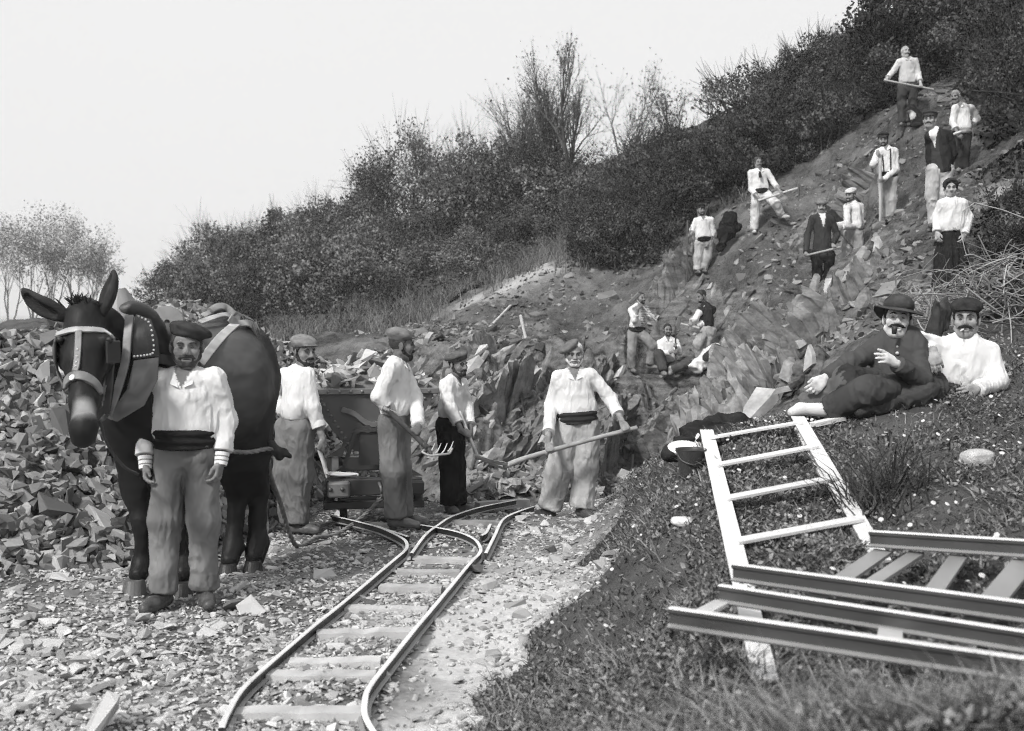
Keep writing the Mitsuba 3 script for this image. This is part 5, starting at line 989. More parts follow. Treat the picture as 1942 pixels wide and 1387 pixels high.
ja, jb = P(1556, 398, 20.6), P(1618, 470, 20.7)
PEOPLE[12] = person('man in white smock and pale cap leaning on a slanting bar', 21.0, dict(hd=(1613, 371), nk=(1617, 383), sl=(1606, 393, -.1), sr=(1632, 392, .1), el=(1607, 424, -.2), er=(1632, 428, .0), wl=(1588, 428, -.3), wr=(1594, 436, -.25),
    hl=(1611, 444), hr=(1627, 444), kl=(1608, 468), kr=(1626, 468), al=(1602, 498), ar=(1622, 498)), look=(-.75, -.6, -.1), front=(-.75, -.65, 0), pants=.34, sash=None, headgear='cap', hat_tone=.5, hair_tone=.04, beardk=.6, tash=(1, .01), handleL=(lerp(ja, jb, .46), jb - ja), handleR=(lerp(ja, jb, .53), jb - ja), baggy=1.2, lod=1, seed=12)
PEOPLE[13] = person('man with braces and banded round cap standing behind an upright pale pole', 20.5, dict(hd=(1675, 266), nk=(1680, 279), sl=(1666, 288, -.05), sr=(1697, 287, .05), el=(1656, 312, -.15), er=(1699, 322, -.05), wl=(1668, 305, -.28), wr=(1675, 342, -.2),
    hl=(1676, 341), hr=(1692, 340), kl=(1678, 377), kr=(1691, 377), al=(1683, 413), ar=(1689, 412)), look=(-.35, -1, -.12), front=(-.35, -1, 0), pants=.36, sash=.03, headgear='kepi', hat_tone=.035, beardk=.6, tash=(1, .01), braces=True, handleL=(P(1669, 304, 20.2), (0, .02, 1)), handleR=(P(1670, 343, 20.2), (0, .02, 1)), baggy=1.05, lod=1, seed=13)
pa, pb = P(1676, 152, 22.7), P(1770, 170, 22.7)
PEOPLE[14] = person('bald man at the top of the slope holding a pole level before him', 23.0, dict(hd=(1717, 99), nk=(1720, 110), sl=(1705, 118), sr=(1736, 116), el=(1695, 134, .0), er=(1741, 139, .0), wl=(1683, 149, -.2), wr=(1745, 160, -.2),
    hl=(1711, 166), hr=(1732, 166), kl=(1710, 200), kr=(1731, 200), al=(1711, 234), ar=(1724, 233)), look=(.1, -1, .05), front=(0, -1, 0), shirt=.55, pants=.06, sash=None, hairk=None, hair_tone=.06, tash=(1.1, .012), skin=.36, roll=(.1, .1), handleL=(lerp(pa, pb, .06), pb - pa), handleR=(lerp(pa, pb, .74), pb - pa), boot_dir=dict(l=(-.5, -1, 0), r=(.1, -1, 0)), lod=1, seed=14, boots=.15)
PEOPLE[15] = person('tall man in dark jacket, waistcoat and pale trousers, hands behind his back', 16.0, dict(hd=(1763, 228), nk=(1774, 246), sl=(1763, 259, -.05), sr=(1799, 255, .1), el=(1766, 292, .22), er=(1808, 292, .12), wl=(1785, 316, .3), wr=(1798, 316, .25),
    hl=(1770, 324), hr=(1794, 324), kl=(1767, 372, -.05), kr=(1788, 372), al=(1772, 424), ar=(1786, 424)), look=(-.55, -.9, .0), front=(-.62, -.8, 0), shirt=.7, jacket=.03, openv=.05, pants=.48, sash=None, headgear='kepi', hat_tone=.05, hair_tone=.04, tash=(1, .01), collar='none', lod=0, seed=15, skin=.3)
PEOPLE[16] = person('white-haired man with one hand on his hip behind the man in the dark jacket', 20.5, dict(hd=(1812, 183), nk=(1822, 198), sl=(1811, 206, -.05), sr=(1842, 205, .1), el=(1807, 232, -.05), er=(1853, 226, .15), wl=(1816, 252, -.22), wr=(1833, 249, .0),
    hl=(1815, 258), hr=(1832, 258), kl=(1818, 290), kr=(1829, 290), al=(1820, 320), ar=(1829, 323)), look=(-.7, -.75, -.2), front=(-.5, -.85, 0), pants=.04, sash=.30, hairk='fringe', hair_tone=.6, tash=(1, .01), roll=(.3, .55), lod=1, seed=16, boots=.2)
PEOPLE[17] = person('woman in white blouse and long black skirt standing behind the brushwood', 13.5, dict(hd=(1803, 357), nk=(1804, 378), sl=(1786, 389), sr=(1824, 387), el=(1777, 414, .03), er=(1836, 414, .03), wl=(1777, 441, -.06), wr=(1829, 446, -.08),
    hl=(1796, 452), hr=(1814, 452), kl=(1794, 500), kr=(1814, 500), al=(1794, 560), ar=(1814, 560), gr=(1804, 582)), look=(-.28, -1, -.06), front=(-.1, -1, 0), shirt=.70, pants=.03, skirt=.022, sash=None, hairk='bun', hair_tone=.03, collar='stand', lod=0, seed=17, wide=.9, headk=.94, skin=.34)
# the two men lying on the bank
PEOPLE[18] = person('man in dark buttoned jacket and felt hat reclining on the grass with a pipe', 6.8, dict(hd=(1702, 606, -.02), nk=(1706, 646), sl=(1661, 662, .06), sr=(1742, 676, -.06), el=(1612, 690, -.06), er=(1748, 722, -.22), wl=(1566, 717, -.14), wr=(1700, 690, -.34),
    hl=(1688, 735, .0), hr=(1730, 742, -.08), kl=(1606, 722, -.16), kr=(1646, 742, -.34), al=(1528, 770, .02), ar=(1572, 778, -.20), tl=(1508, 782, .0), tr=(1518, 776, -.2), hL=(-.2, 0, -.5)), look=(-.30, -1, .14), up=(.10, 0, 1), front=(-.45, -.85, .42), jacket=.075, shirt=.7, pants=.055, shin_tone=.13, sash=None, headgear='felt', hat_tone=.06, hair_tone=.03, tash=(1.15, .002), tash_tone=.02, collar='stand', skin=.55,
    R='open', flip_palm=(-.3, .5, -.3), baggy=1.0, seed=18, wide=1.0, barefoot=True)
PEOPLE[19] = person('man in white shirt and dark cap lying behind his companion with a cigarette', 7.1, dict(hd=(1832, 606), nk=(1838, 642), sl=(1792, 662, .05), sr=(1876, 668, -.03), el=(1742, 646, .0), er=(1893, 724, -.10), wl=(1770, 668, -.42), wr=(1852, 739, -.26),
    hl=(1792, 742, .10), hr=(1800, 752, .02), kl=(1700, 752, .30), kr=(1690, 762, .24), al=(1610, 768, .42), ar=(1605, 775, .36), hL=(0, -.2, -1)), look=(-.45, -.95, .05), front=(-.35, -.85, .40), shirt=.7, pants=.05, sash=None, headgear='cap', hat_tone=.035, hair_tone=.03, tash=(1.15, .006), tash_tone=.025, collar='stand', skin=.30, seed=19, stain=0, roll=(0, .0))
k18, q18, M18, h18 = PEOPLE[18]; n18 = q18['nk']; hip18 = (q18['hl'] + q18['hr']) / 2; u18 = unit(n18 - hip18); f18 = unit(np.array([-.45, -.85, .42]) - (np.array([-.45, -.85, .42]) @ u18) * u18)
for t in (.02, .16, .30, .46, .62, .80):
    b = trimesh.creation.icosphere(2, .011); c = lerp(n18, hip18, t) + f18 * (.085 + .05 * math.sin(t * 3)); part(k18, 'button', (np.asarray(b.vertices) + c, np.asarray(b.faces)), 'm_metal', .5)
part(k18, 'coat_tail', folds(SDF(.05).cap(P(1742, 745, 6.62), P(1640, 778, 6.5), .10, .055, fl=(np.array([0, 0, 1.0]), .8)).cap(P(1742, 745, 6.62), P(1765, 735, 6.75), .10, .09).mesh(.011), .02, 10, 10, 5), 'm_vc', .06, True, jitter=.4)
part(k18, 'shirt_collar', tube([n18 + u18 * .028, n18 + u18 * .045], [.061, .059], 18, caps=False), 'm_vc', .75)
for nm, a, b in (('l', 'al', 'tl'), ('r', 'ar', 'tr')): pass
part(k18, 'shoe', SDF(.02).cap(q18['al'] + [-.02, 0, -.02], q18['tl'] + [-.03, 0, -.02], .046, .034).mesh(.008), 'm_leather', .06); part(k18, 'sock', SDF(.02).cap(q18['ar'], q18['tr'], .044, .036).cap(q18['tr'], q18['tr'] + [-.05, 0, -.02], .036, .028).mesh(.008), 'm_vc', .62)
hm = lambda p: (M18 @ np.array([*p, 1]))[:3]
lab('pipe', 'dark tobacco pipe in the mouth of the man in the felt hat', 'pipe'); part('pipe', 'stem', tube(smooth_path([hm((.006, .09, -.066)), hm((.012, .13, -.075)), hm((.016, .155, -.095))], 8), .005, 6), 'm_leather', .03); part('pipe', 'bowl', tube([hm((.016, .155, -.112)), hm((.016, .157, -.085)), hm((.017, .16, -.062))], [.012, .016, .017], 10), 'm_leather', .03)
k19, q19, M19, h19 = PEOPLE[19]; hm = lambda p: (M19 @ np.array([*p, 1]))[:3]
lab('cigarette', 'white cigarette in the mouth of the man lying in the white shirt', 'cigarette'); add('cigarette', tube([hm((.01, .092, -.067)), hm((.022, .15, -.078))], .0055, 8), 'm_vc', .8)

# tools on the slope
def hammer(label, head, a, b, hl=.2):
    k = num('sledgehammer'); lab(k, label, 'hammer'); shaft(k, a, b, .018, .5); d = unit(np.asarray(b) - a); c = unit(np.cross(d, (0, 1, .0))) if True else 0
    m = box(.075, .075, hl, bev=.012); Mf = frame(z=c, x=(0, 1, .01), o=head); part(k, 'head', unweld(tf(Mf, m)), 'm_metal', .16, False)
hammer('sledgehammer carried over the shoulder of the man in the striped waistcoat', P(1203, 566, 21.25), P(1201, 563, 21.25), P(1246, 610, 21.3), .27)
hammer('sledgehammer raised over the drill rod by the man in the dark waistcoat', P(1286, 613, 21.3), P(1283, 612, 21.3), P(1327, 623, 21.3), .27)
def rod(name, label, cat_, a, b, r_, tone, mat='m_vc'):
    k = num(name); lab(k, label, cat_); add(k, tube([lerp(a, b, t) for t in np.linspace(0, 1, 8)], r_, 8), mat, tone, True, jitter=.4); return k
rod('drill_rod', 'iron drill rod held upright by the seated man', 'drill rod', P(1281, 618, 21.05), P(1282, 712, 21.1), .016, .06, 'm_metal')
rod('iron_bar', 'tall iron bar beside the man with the wide black sash', 'iron bar', P(1304, 418, 23.85), P(1303, 532, 23.85), .022, .10)
k = num('pickaxe'); lab(k, 'pickaxe held across the knee of the man in white clothes', 'pickaxe'); shaft(k, lerp(ha, hb_, -.04), hb_, .024, .5); part(k, 'head', tube(smooth_path([P(1508, 340, 23.7), P(1513, 352, 23.7), P(1515, 366, 23.7), P(1514, 382, 23.7)], 12), np.interp(np.linspace(0, 1, 12), [0, .45, 1], [.012, .032, .008]), 6), 'm_metal', .12)
rod('shaft', 'wooden shaft held low by the man in the open dark jacket', 'wooden shaft', P(1529, 485, 20.2), P(1594, 469, 20.2), .020, .34)
rod('iron_bar', 'slanting bar held by the man in the white smock', 'iron bar', ja, jb, .018, .10)
rod('wooden_pole', 'upright pale pole in front of the man with braces', 'pole', P(1669, 300, 20.2), P(1670, 419, 20.3), .030, .5)
rod('wooden_pole', 'pole held level by the bald man at the top', 'pole', pa, pb, .022, .4)
part('person_013', 'stick', tube([pb, P(1795, 168, 22.7)], [.03, .012], 6), 'm_vc', .03) if False else None
rod('stick', 'short pale stick in the hand of the white-haired man', 'stick', P(1803, 257, 20.2), P(1822, 250, 20.2), .022, .6)

# ---------------------------------------------------------------- small things on the slopes and the bank
lab('long_handled_shovel', 'shovel lying on the earth slope, left of the standing pickaxe', 'shovel'); a, b = G(928, 624, 12) + [0, 0, .03], G(968, 585, 12) + [0, 0, .06]; shaft('long_handled_shovel', a, b, .028, .5)
part('long_handled_shovel', 'blade', blade(b, unit(b - a), (0, -.5, 1), .36, .26, .03), 'm_metal', .06)
k = num('pickaxe'); lab(k, 'pickaxe standing head down on the bare earth ledge', 'pickaxe'); b = G(1000, 660, 12); a = P(987, 598, b[1] + .15); b = b + [0, 0, .05]; shaft(k, a, b, .028, .5)
part(k, 'head', tube(smooth_path([P(977, 663, b[1] - .05), P(990, 659, b[1]), b, P(1012, 655, b[1]), P(1022, 650, b[1] + .05)], 14), np.interp(np.linspace(0, 1, 14), [0, .5, 1], [.012, .035, .012]), 6), 'm_metal', .12)
def lathe(prof, o, n=28, tilt=(0, 0, 1)):
    pr = np.asarray(prof, float); a = np.arange(n) * 2 * np.pi / n; v = np.stack([pr[:, :1] * np.cos(a), pr[:, :1] * np.sin(a), pr[:, 1:] + 0 * a], -1).reshape(-1, 3); m = len(pr)
    i, j = np.meshgrid(np.arange(m - 1), np.arange(n), indexing='ij'); q = np.stack([i * n + j, i * n + (j + 1) % n, (i + 1) * n + (j + 1) % n, (i + 1) * n + j], -1).reshape(-1, 4); return tf(frame(z=tilt, x=(1, 0, .01), o=o), (v, q))
bo = G(1310, 905); lab('bucket', 'small dark bucket standing in the grass left of the pale track panel', 'bucket')
part('bucket', 'pail', lathe([(.001, .005), (.052, .004), (.056, 0), (.082, .15), (.087, .155), (.083, .158), (.078, .15), (.052, .012), (.001, .010)], bo), 'm_metal', .05); part('bucket', 'handle', tube(smooth_path([bo + [-.084, 0, .15], bo + [-.06, -.05, .10], bo + [0, -.085, .08], bo + [.06, -.05, .10], bo + [.084, 0, .15]], 16), .004, 6), 'm_metal', .07)
lab('white_basin', 'white enamel basin lying behind the dark bucket', 'basin'); wo_ = G(1300, 876) + [0, .06, .02]; add('white_basin', lathe([(.001, 0), (.055, 0), (.09, .03), (.10, .032), (.09, .026), (.055, -.008), (.001, -.008)], wo_ + [0, 0, .03], tilt=(0, -.35, 1)), 'm_leather', .8)
lab('coat', 'dark coat thrown down on the grass behind the pale track panel', 'coat'); c = SDF(.06)
for p0, p1, r0, r1 in (((1275, 864, 6.9), (1322, 820, 7.05), .05, .07), ((1320, 818, 7.05), (1385, 806, 7.1), .06, .07), ((1385, 806, 7.1), (1432, 816, 7.05), .07, .055), ((1370, 838, 6.85), (1402, 840, 6.8), .13, .12), ((1418, 832, 6.95), (1450, 822, 7.0), .06, .06)): c.cap(P(*p0), P(*p1), r0, r1, fl=(np.array([0, 0, 1.0]), .75))
add('coat', folds(c.mesh(.012), .03, 9, 9, 3), 'm_vc', .028, True, jitter=.5)
lab('white_cloth', 'white cloth tucked beside the dark coat on the grass', 'cloth'); c = SDF(.04).cap(P(1418, 855, 6.75), P(1455, 846, 6.75), .035, .03).cap(P(1330, 838, 6.95), P(1338, 862, 6.8), .04, .03); add('white_cloth', folds(c.mesh(.010), .02, 14, 14, 4), 'm_vc', .72)
def rock(key, label, o, s, tone, seed, flat=.5):
    q = np.random.default_rng(seed); m = trimesh.creation.icosphere(3, 1.0); v = np.asarray(m.vertices); v = v * (1 + .5 * (meshkit.fbm(v * 1.3 + seed, 4, seed) - .5))[:, None]; v = np.sign(v) * np.abs(v) ** .8 * np.asarray(s) / 2
    lab(key, label, 'stone'); add(key, unweld((v + o, np.asarray(m.faces))), 'm_vc', tone, False, jitter=.5)
o = G(1852, 882); rock('white_stone', 'large pale stone lying in the grass below the man in the white shirt', o + [0, 0, .03], (.16, .12, .085), .42, 3)
o = G(1294, 995); rock('pale_stone', 'pale stone on the grass left of the pale track panel', o + [0, 0, .015], (.11, .08, .05), .6, 4)
lab('plank', 'short white plank under the feet of the man in the felt hat', 'plank'); pa_, pb_ = P(1540, 806, 6.45), P(1598, 793, 6.55); add('plank', unweld(sweep(np.array([(-.03, -.012), (.03, -.012), (.03, .012), (-.03, .012)]), np.array([pa_, (pa_ + pb_) / 2, pb_]))), 'm_vc', .65, False, jitter=.3)
lab('driven_stake', 'pale stake driven upright at the foot of the rock face', 'stake'); b = G(1241, 884, 9); add('driven_stake', tube([b - [0, 0, .05], b + [.01, 0, .2], P(1240, 853, b[1])], [.016, .02, .012], 6), 'm_vc', .6)
k = num('driven_stake'); lab(k, 'darker stake leaning at the rock foot, left of the pale one', 'stake'); b = G(1199, 893, 9); add(k, tube([b - [0, 0, .05], P(1200, 862, b[1])], [.02, .018], 6), 'm_vc', .3)
# clothes and dog among the men
lab('white_sack', 'white sack thrown on the rock beside the man in the dark waistcoat', 'sack'); c = SDF(.08).cap(P(1322, 693, 21.0), P(1345, 678, 21.0), .12, .12, fl=(np.array([0, 1.0, 0]), .6)).cap(P(1345, 680, 21), P(1358, 657, 21.1), .13, .06).cap(P(1350, 690, 20.9), P(1360, 668, 21), .09, .07); add('white_sack', folds(c.mesh(.022), .06, 5, 5, 5), 'm_vc', .68)
lab('dark_hat', 'round dark hat lying on the white sack', 'hat'); add('dark_hat', SDF(.03).cap(P(1340, 678, 20.8), P(1349, 670, 20.85), .085, .085, fl=(unit([-.4, -1, .3]), .5)).mesh(.016), 'm_vc', .04)
lab('hung_jacket', 'dark jacket hung on the rock right of the man with the iron bar', 'jacket'); c = SDF(.08).cap(P(1384, 410, 24.2), P(1378, 438, 24.1), .12, .17, fl=(np.array([0, 1.0, 0]), .5)).cap(P(1376, 445, 24.1), P(1366, 470, 24.0), .12, .06).cap(P(1388, 412, 24.2), P(1398, 432, 24.2), .07, .06); add('hung_jacket', folds(c.mesh(.024), .06, 5, 4, 6), 'm_vc', .018, True, jitter=.5)
lab('dog', 'small dark dog with white chest sitting at the feet of the bald man', 'dog'); D0 = 22.8; c = SDF(.05); c.cap(P(1745, 232, D0), P(1735, 218, D0), .15, .12).cap(P(1735, 218, D0), P(1729, 210, D0), .11, .08).ell(P(1727, 206, D0 - .02), (.085, .09, .08)).cap(P(1726, 207, D0 - .05), P(1719, 210, D0 - .08), .055, .035)
c.cap(P(1730, 222, D0 - .08), P(1729, 238, D0 - .1), .04, .035).cap(P(1736, 224, D0 - .06), P(1736, 239, D0 - .08), .04, .035).cap(P(1745, 236, D0 - .08), P(1734, 239, D0 - .14), .06, .035).cap(P(1751, 234, D0), P(1759, 237, D0 + .05), .03, .02)
for s in (-1, 1): c.cap(P(1728 + s * 3, 202, D0), P(1729 + s * 5, 199, D0), .035, .012)
v, f = c.mesh(.018); add('dog', (v, f), 'm_hair', np.where(np.linalg.norm(v - P(1727, 218, D0 - .12), axis=1) < .10, .45, .018), True, jitter=.4)
lab('tree_stump', 'dark broken stump standing between the two reclining men', 'stump'); c = SDF(.03).cap(P(1766, 650, 7.5), P(1786, 590, 7.55), .055, .05).cap(P(1786, 590, 7.55), P(1794, 566, 7.55), .045, .02).cap(P(1774, 610, 7.5), P(1776, 576, 7.5), .035, .018).cap(P(1792, 620, 7.55), P(1802, 580, 7.55), .03, .012); v, f = c.mesh(.010); add('tree_stump', (v + normals(v, f) * ((meshkit.fbm(v * [40, 40, 9], 3, 2) - .5) * .03)[:, None], f), 'm_vc', .05, True, jitter=.7)

# ---------------------------------------------------------------- plants
def tubes(paths, sides=3):
    "many thin tapering tubes as one mesh; paths: list of (points, radii)"
    return cat([tube(p, r_, sides, caps=False) for p, r_ in paths])
def grow(r, base, direc, length, rad, depth, out, tips, spread=.45, up=.15, kids=(3, 5), seg=5):
    p, d = [np.asarray(base, float)], unit(direc)
    for i in range(seg): d = unit(d + r.normal(0, .10, 3) + [0, 0, up * .25]); p.append(p[-1] + d * length / seg)
    p = np.array(p); out.append((p, np.linspace(rad, rad * .45, len(p))))
    if depth == 0: tips.append((p[-1], d)); tips.append((p[len(p) // 2], d)); return
    for _ in range(int(r.integers(*kids))):
        t = r.uniform(.35, 1.0); k = min(int(t * seg), seg - 1); q = lerp(p[k], p[k + 1], t * seg - k); nd = unit(d + r.normal(0, spread, 3) + [0, 0, up]); grow(r, q, nd, length * r.uniform(.5, .75), rad * .5, depth - 1, out, tips, spread, up, kids, max(3, seg - 1))
    grow(r, p[-1], d, length * .65, rad * .45, depth - 1, out, tips, spread, up, kids, max(3, seg - 1))
def leaves(r, pos, size, tones, lift=.3):
    "diamond leaves at the given points"
    n = len(pos); a = r.normal(0, 1, (n, 3)); a /= np.linalg.norm(a, axis=1, keepdims=True); b = np.cross(a, r.normal(0, 1, (n, 3)) + [0, 0, lift]); b /= np.linalg.norm(b, axis=1, keepdims=True); c = np.cross(a, b)
    s = (size * np.exp(r.normal(0, .25, n)))[:, None]; V = np.stack([pos - a * s * .5, pos + b * s * .28 + c * s * .06, pos + a * s * .5, pos - b * s * .28 + c * s * .06], 1).reshape(-1, 3); k = np.arange(n)[:, None] * 4
    return (V, np.vstack([k + [0, 1, 2], k + [0, 2, 3]])), np.repeat(tones, 4)
def bush_parts(seed, w, h, nclump, nleaf, leaf, tone, twig=.4, sparse=1.0):
    r = np.random.default_rng(seed); cs = []
    while len(cs) < nclump:
        q = r.normal(0, 1, 3); q = q / np.linalg.norm(q) * r.uniform(.35, 1) ** .6
        if q[2] > -.75: cs.append(q * [w / 2, w / 2, h / 2] + [0, 0, h * .46])
    cs = np.array(cs); ct = r.uniform(.45, 1.5, nclump); cr = r.uniform(.10, .22, nclump) * min(w, h); wh = r.integers(nclump, size=nleaf); d = r.normal(0, 1, (nleaf, 3)); d /= np.linalg.norm(d, axis=1, keepdims=True)
    pos = cs[wh] + d * (cr[wh] * r.uniform(.2, 1.15, nleaf) ** .6)[:, None] * [1, 1, .8]; ok = pos[:, 2] > .0; m, c = leaves(r, pos[ok], leaf, tone * ct[wh[ok]] * r.uniform(.72, 1.35, ok.sum()))
    out, tips = [], []
    for q in cs[: int(nclump * .8)]: b = np.array([r.normal(0, .06 * w), r.normal(0, .06 * w), 0]); e = q + unit(q - [0, 0, h * .2]) * twig * r.uniform(.3, 1); p = np.array([b, lerp(b, e, .4) + r.normal(0, .06 * w, 3) * [1, 1, 0] + [0, 0, .08 * h], lerp(b, e, .75) + r.normal(0, .04 * w, 3), e]); out.append((smooth_path(p, 7), np.linspace(.035, .006, 7)))
    for q in cs: 
        for _ in range(4): e = q + unit(unit(q - [0, 0, h * .25]) + r.normal(0, .4, 3) + [0, 0, .4]) * (twig * r.uniform(.5, 1.3) + .15 * h); out.append((np.array([q, lerp(q, e, .5) + r.normal(0, .03, 3), e]), [.010, .007, .003]))
    return m, c, tubes(out)
BUSH = {}
def make_bush_kind(name, *a, **k):
    m, c, t = bush_parts(*a, **k); BUSH[name] = (mikit.ply(m, 'm_vc', smooth=False, color=np.repeat(c[:, None], 3, 1)), mikit.ply(t, 'm_vc', smooth=True, color=np.full((len(t[0]), 3), .05)))
for i in range(4): make_bush_kind('big%d' % i, 100 + i, 5.6, 4.6, (60, 44, 70, 52)[i], (9500, 7500, 11000, 8500)[i], (.15, .17, .12, .14)[i], (.10, .14, .12, .17)[i], twig=.55)
for i in range(4): make_bush_kind('low%d' % i, 200 + i, 2.6, 1.9, (34, 24, 40, 28)[i], (4200, 3200, 4800, 3600)[i], (.085, .10, .07, .08)[i], (.07, .10, .085, .12)[i], twig=.40)
for i in range(2): make_bush_kind('thin%d' % i, 300 + i, 4.5, 5.2, 40, 2600, .13, .10, twig=1.1)
ORD = 'leftmost second third fourth fifth sixth seventh eighth ninth tenth eleventh twelfth thirteenth fourteenth fifteenth sixteenth seventeenth eighteenth nineteenth twentieth twenty-first twenty-second twenty-third'.split()
def nth(base, i, of): return '%s, %s' % (base, 'leftmost' if i == 0 else ORD[i] + ' from the left')
BIG = []
def put(kind, name, o, s, rz, label, group):
    k = num(name); lab(k, label, 'bush' if name != 'hedge_tree' else 'tree', group); M = np.eye(4); c_, s_ = math.cos(rz), math.sin(rz); M[:3, :3] = np.array([[c_, -s_, 0], [s_, c_, 0], [0, 0, 1]]) * s; M[:3, 3] = o
    scene[k + '__crown'] = {**BUSH[kind][0], 'to_world': T(M)}; scene[k + '__twigs'] = {**BUSH[kind][1], 'to_world': T(M)}; return k
r = np.random.default_rng(77)
# the dark wall of bushes in the middle distance
for i, (px, py, d, s, kd) in enumerate(((335, 605, 41, .50, 'big0'), (390, 610, 40, .62, 'big1'), (450, 610, 39, .78, 'big2'), (420, 575, 44, .72, 'big3'), (500, 600, 41, .85, 'big0'), (540, 540, 45, .75, 'big1'), (560, 610, 39, .8, 'big3'), (610, 570, 42, .82, 'big2'), (640, 605, 38.5, .72, 'big1'), (660, 510, 46, .70, 'big0'),
        (700, 570, 42, .8, 'big3'), (735, 590, 39, .6, 'low1'), (770, 550, 41, .72, 'big2'), (820, 530, 42, .70, 'big1'), (870, 510, 42, .72, 'big0'), (900, 540, 39, .55, 'big3'), (930, 470, 42, .95, 'big2'), (980, 450, 42, .9, 'big1'), (1000, 500, 39, .5, 'big0'), (1050, 440, 41, .75, 'big3'), (1110, 425, 40, .75, 'big2'), (400, 560, 47, .7, 'thin0'), (470, 500, 47, .55, 'thin0'), (600, 450, 49, .62, 'thin1'),
        (720, 450, 47, .66, 'thin0'), (780, 450, 47, .95, 'thin1'), (850, 440, 46, .9, 'thin0'), (900, 430, 46, .8, 'thin1'), (690, 420, 49, .70, 'thin0'), (760, 400, 48, .7, 'thin1'))):
    BIG.append((px, kd[0] == 't', 'bush' if not taken.get('bush', -1) + 1 else 'bush_%03d' % (taken['bush'] + 1))); o = P(px, py, d); o[2] = min(o[2], float(Hq(o[0], d))) - .25; put(kd, 'bush', o, s * r.uniform(.9, 1.05), r.uniform(0, 6.3), 'dark leafy bush in the wall of bushes behind the quarry floor' if kd[0] != 't' else 'thin bush with the sky showing through behind the dark bushes', 'bushes behind the quarry floor' if kd[0] != 't' else 'thin bushes behind the dark ones')
for th in (False, True):
    for i, q in enumerate(sorted(b for b in BIG if b[1] == th)): labels[q[2]]['label'] = nth('thin see-through bush behind the dark bushes' if th else 'dark leafy bush behind the quarry floor', i, 0)
# scrub along the top of the slope
for i in range(64):
    px = r.uniform(1140, 1700); d = r.uniform(26.5, 31); top = np.interp(px, [1140, 1200, 1260, 1330, 1400, 1500, 1650, 1700], [420, 360, 300, 230, 180, 130, 90, 70]); o = P(px, top + r.uniform(25, 120), d); o[2] = float(Hq(o[0], d)) - .1
    put('low%d' % (i % 4), 'scrub_bush', o, r.uniform(.6, 1.05), r.uniform(0, 6.3), 'dark scrub bush on the skyline above the rock face', 'scrub bushes above the rock face')
for px, d, s in ((1700, 27, .8), (1740, 28, .9), (1790, 27, 1.2), (1850, 26, 1.3), (1910, 25, 1.3), (1720, 30, .9), (1790, 30, 1.3), (1860, 29, 1.6), (1930, 28, 1.6), (1940, 22, 1.1), (1890, 24, 1.0), (1970, 20, 1.0)):
    x = P(px, 300, d)[0]; put('low%d' % int(px % 4), 'hill_bush', (x, d, float(Hq(x, d)) - .1), s, r.uniform(0, 6.3), 'dark bush at the upper right corner behind the workers', 'bushes at the upper right corner')
for i in range(26):
    d = r.uniform(11, 21); x = r.uniform(.40, .52) * d
    if field(VW, x, d) > .4: put('low%d' % (i % 4), 'hill_bush', (x, d, float(Hq(x, d)) - .1), r.uniform(.25, .5), r.uniform(0, 6.3), 'dark bush at the upper right corner behind the workers', 'bushes at the upper right corner')
# trees
def tree(label, o, h, seed, lean=(0, 0, 1), depth=3, nl=0, tone=.08, rad=.10, stems=1, group=None, leaf=.10, spread=.42, up=.22, kids=(3, 5)):
    r = np.random.default_rng(seed); out, tips = [], []
    for s in range(stems): grow(r, np.asarray(o) + r.normal(0, .12 * (stems > 1), 3) * [1, 1, 0], unit(np.asarray(lean) + r.normal(0, .16 * (stems > 1), 3)), h * .46, rad, depth, out, tips, spread, up, kids)
    k = num('tree'); lab(k, label, 'tree', group); ns = stems; main = [q for q in out if q[1][0] > rad * .6]; rest = [q for q in out if q[1][0] <= rad * .6]
    part(k, 'trunk', tubes(main, 6), 'm_vc', .05 if tone < .15 else .22, True); part(k, 'branches', tubes(rest, 3), 'm_vc', tone, True)  # lighter trunk where haze is painted into the tone
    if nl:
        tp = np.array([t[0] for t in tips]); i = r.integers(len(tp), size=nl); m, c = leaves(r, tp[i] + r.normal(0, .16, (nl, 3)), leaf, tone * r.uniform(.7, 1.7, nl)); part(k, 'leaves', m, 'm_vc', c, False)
    return k
tree('tall bare tree with ivy-dark trunk rising above the bushes', P(1085, 440, 40), 6.2, 1, depth=4, nl=2500, rad=.16, stems=2, leaf=.07, spread=.36, up=.20)
tree('bare spreading tree just left of the tall bare tree', P(1040, 445, 41), 5.4, 2, depth=4, nl=1600, rad=.10, stems=3, leaf=.07)
tree('low bare tree with drooping branches among the bushes', P(985, 455, 41), 4.4, 3, depth=4, nl=1600, rad=.09, stems=2, spread=.55, leaf=.07)
tree('thin bare sapling against the sky left of the scrub slope', P(1190, 380, 36), 4.2, 4, depth=3, nl=500, rad=.05, stems=2, leaf=.07)
tree('thin bare tree above the middle of the bushes', P(810, 470, 45), 4.6, 5, depth=4, nl=1800, rad=.07, stems=1, leaf=.09)
tree('thin bare tree above the dark bushes, left of the middle', P(700, 480, 46), 4.0, 6, depth=4, nl=2600, rad=.07, stems=2, leaf=.10)
tree('sapling leaning over the top of the scrub slope', P(1290, 330, 32), 2.6, 7, depth=3, nl=700, rad=.04, stems=2, leaf=.07)
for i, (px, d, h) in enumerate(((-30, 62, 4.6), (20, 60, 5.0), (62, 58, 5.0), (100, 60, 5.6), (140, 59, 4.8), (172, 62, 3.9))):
    o = P(px, 612, d); tree(nth('thin-stemmed tree painted hazy pale beyond the stone heap', i, 0), o, h, 40 + i, depth=4, nl=3000, tone=.34, rad=.045, stems=4, group='hazy trees beyond the stone heap', leaf=.12, spread=.40, up=.26, kids=(2, 4))  # light grey tone puts extra distance haze into bark and leaf colour
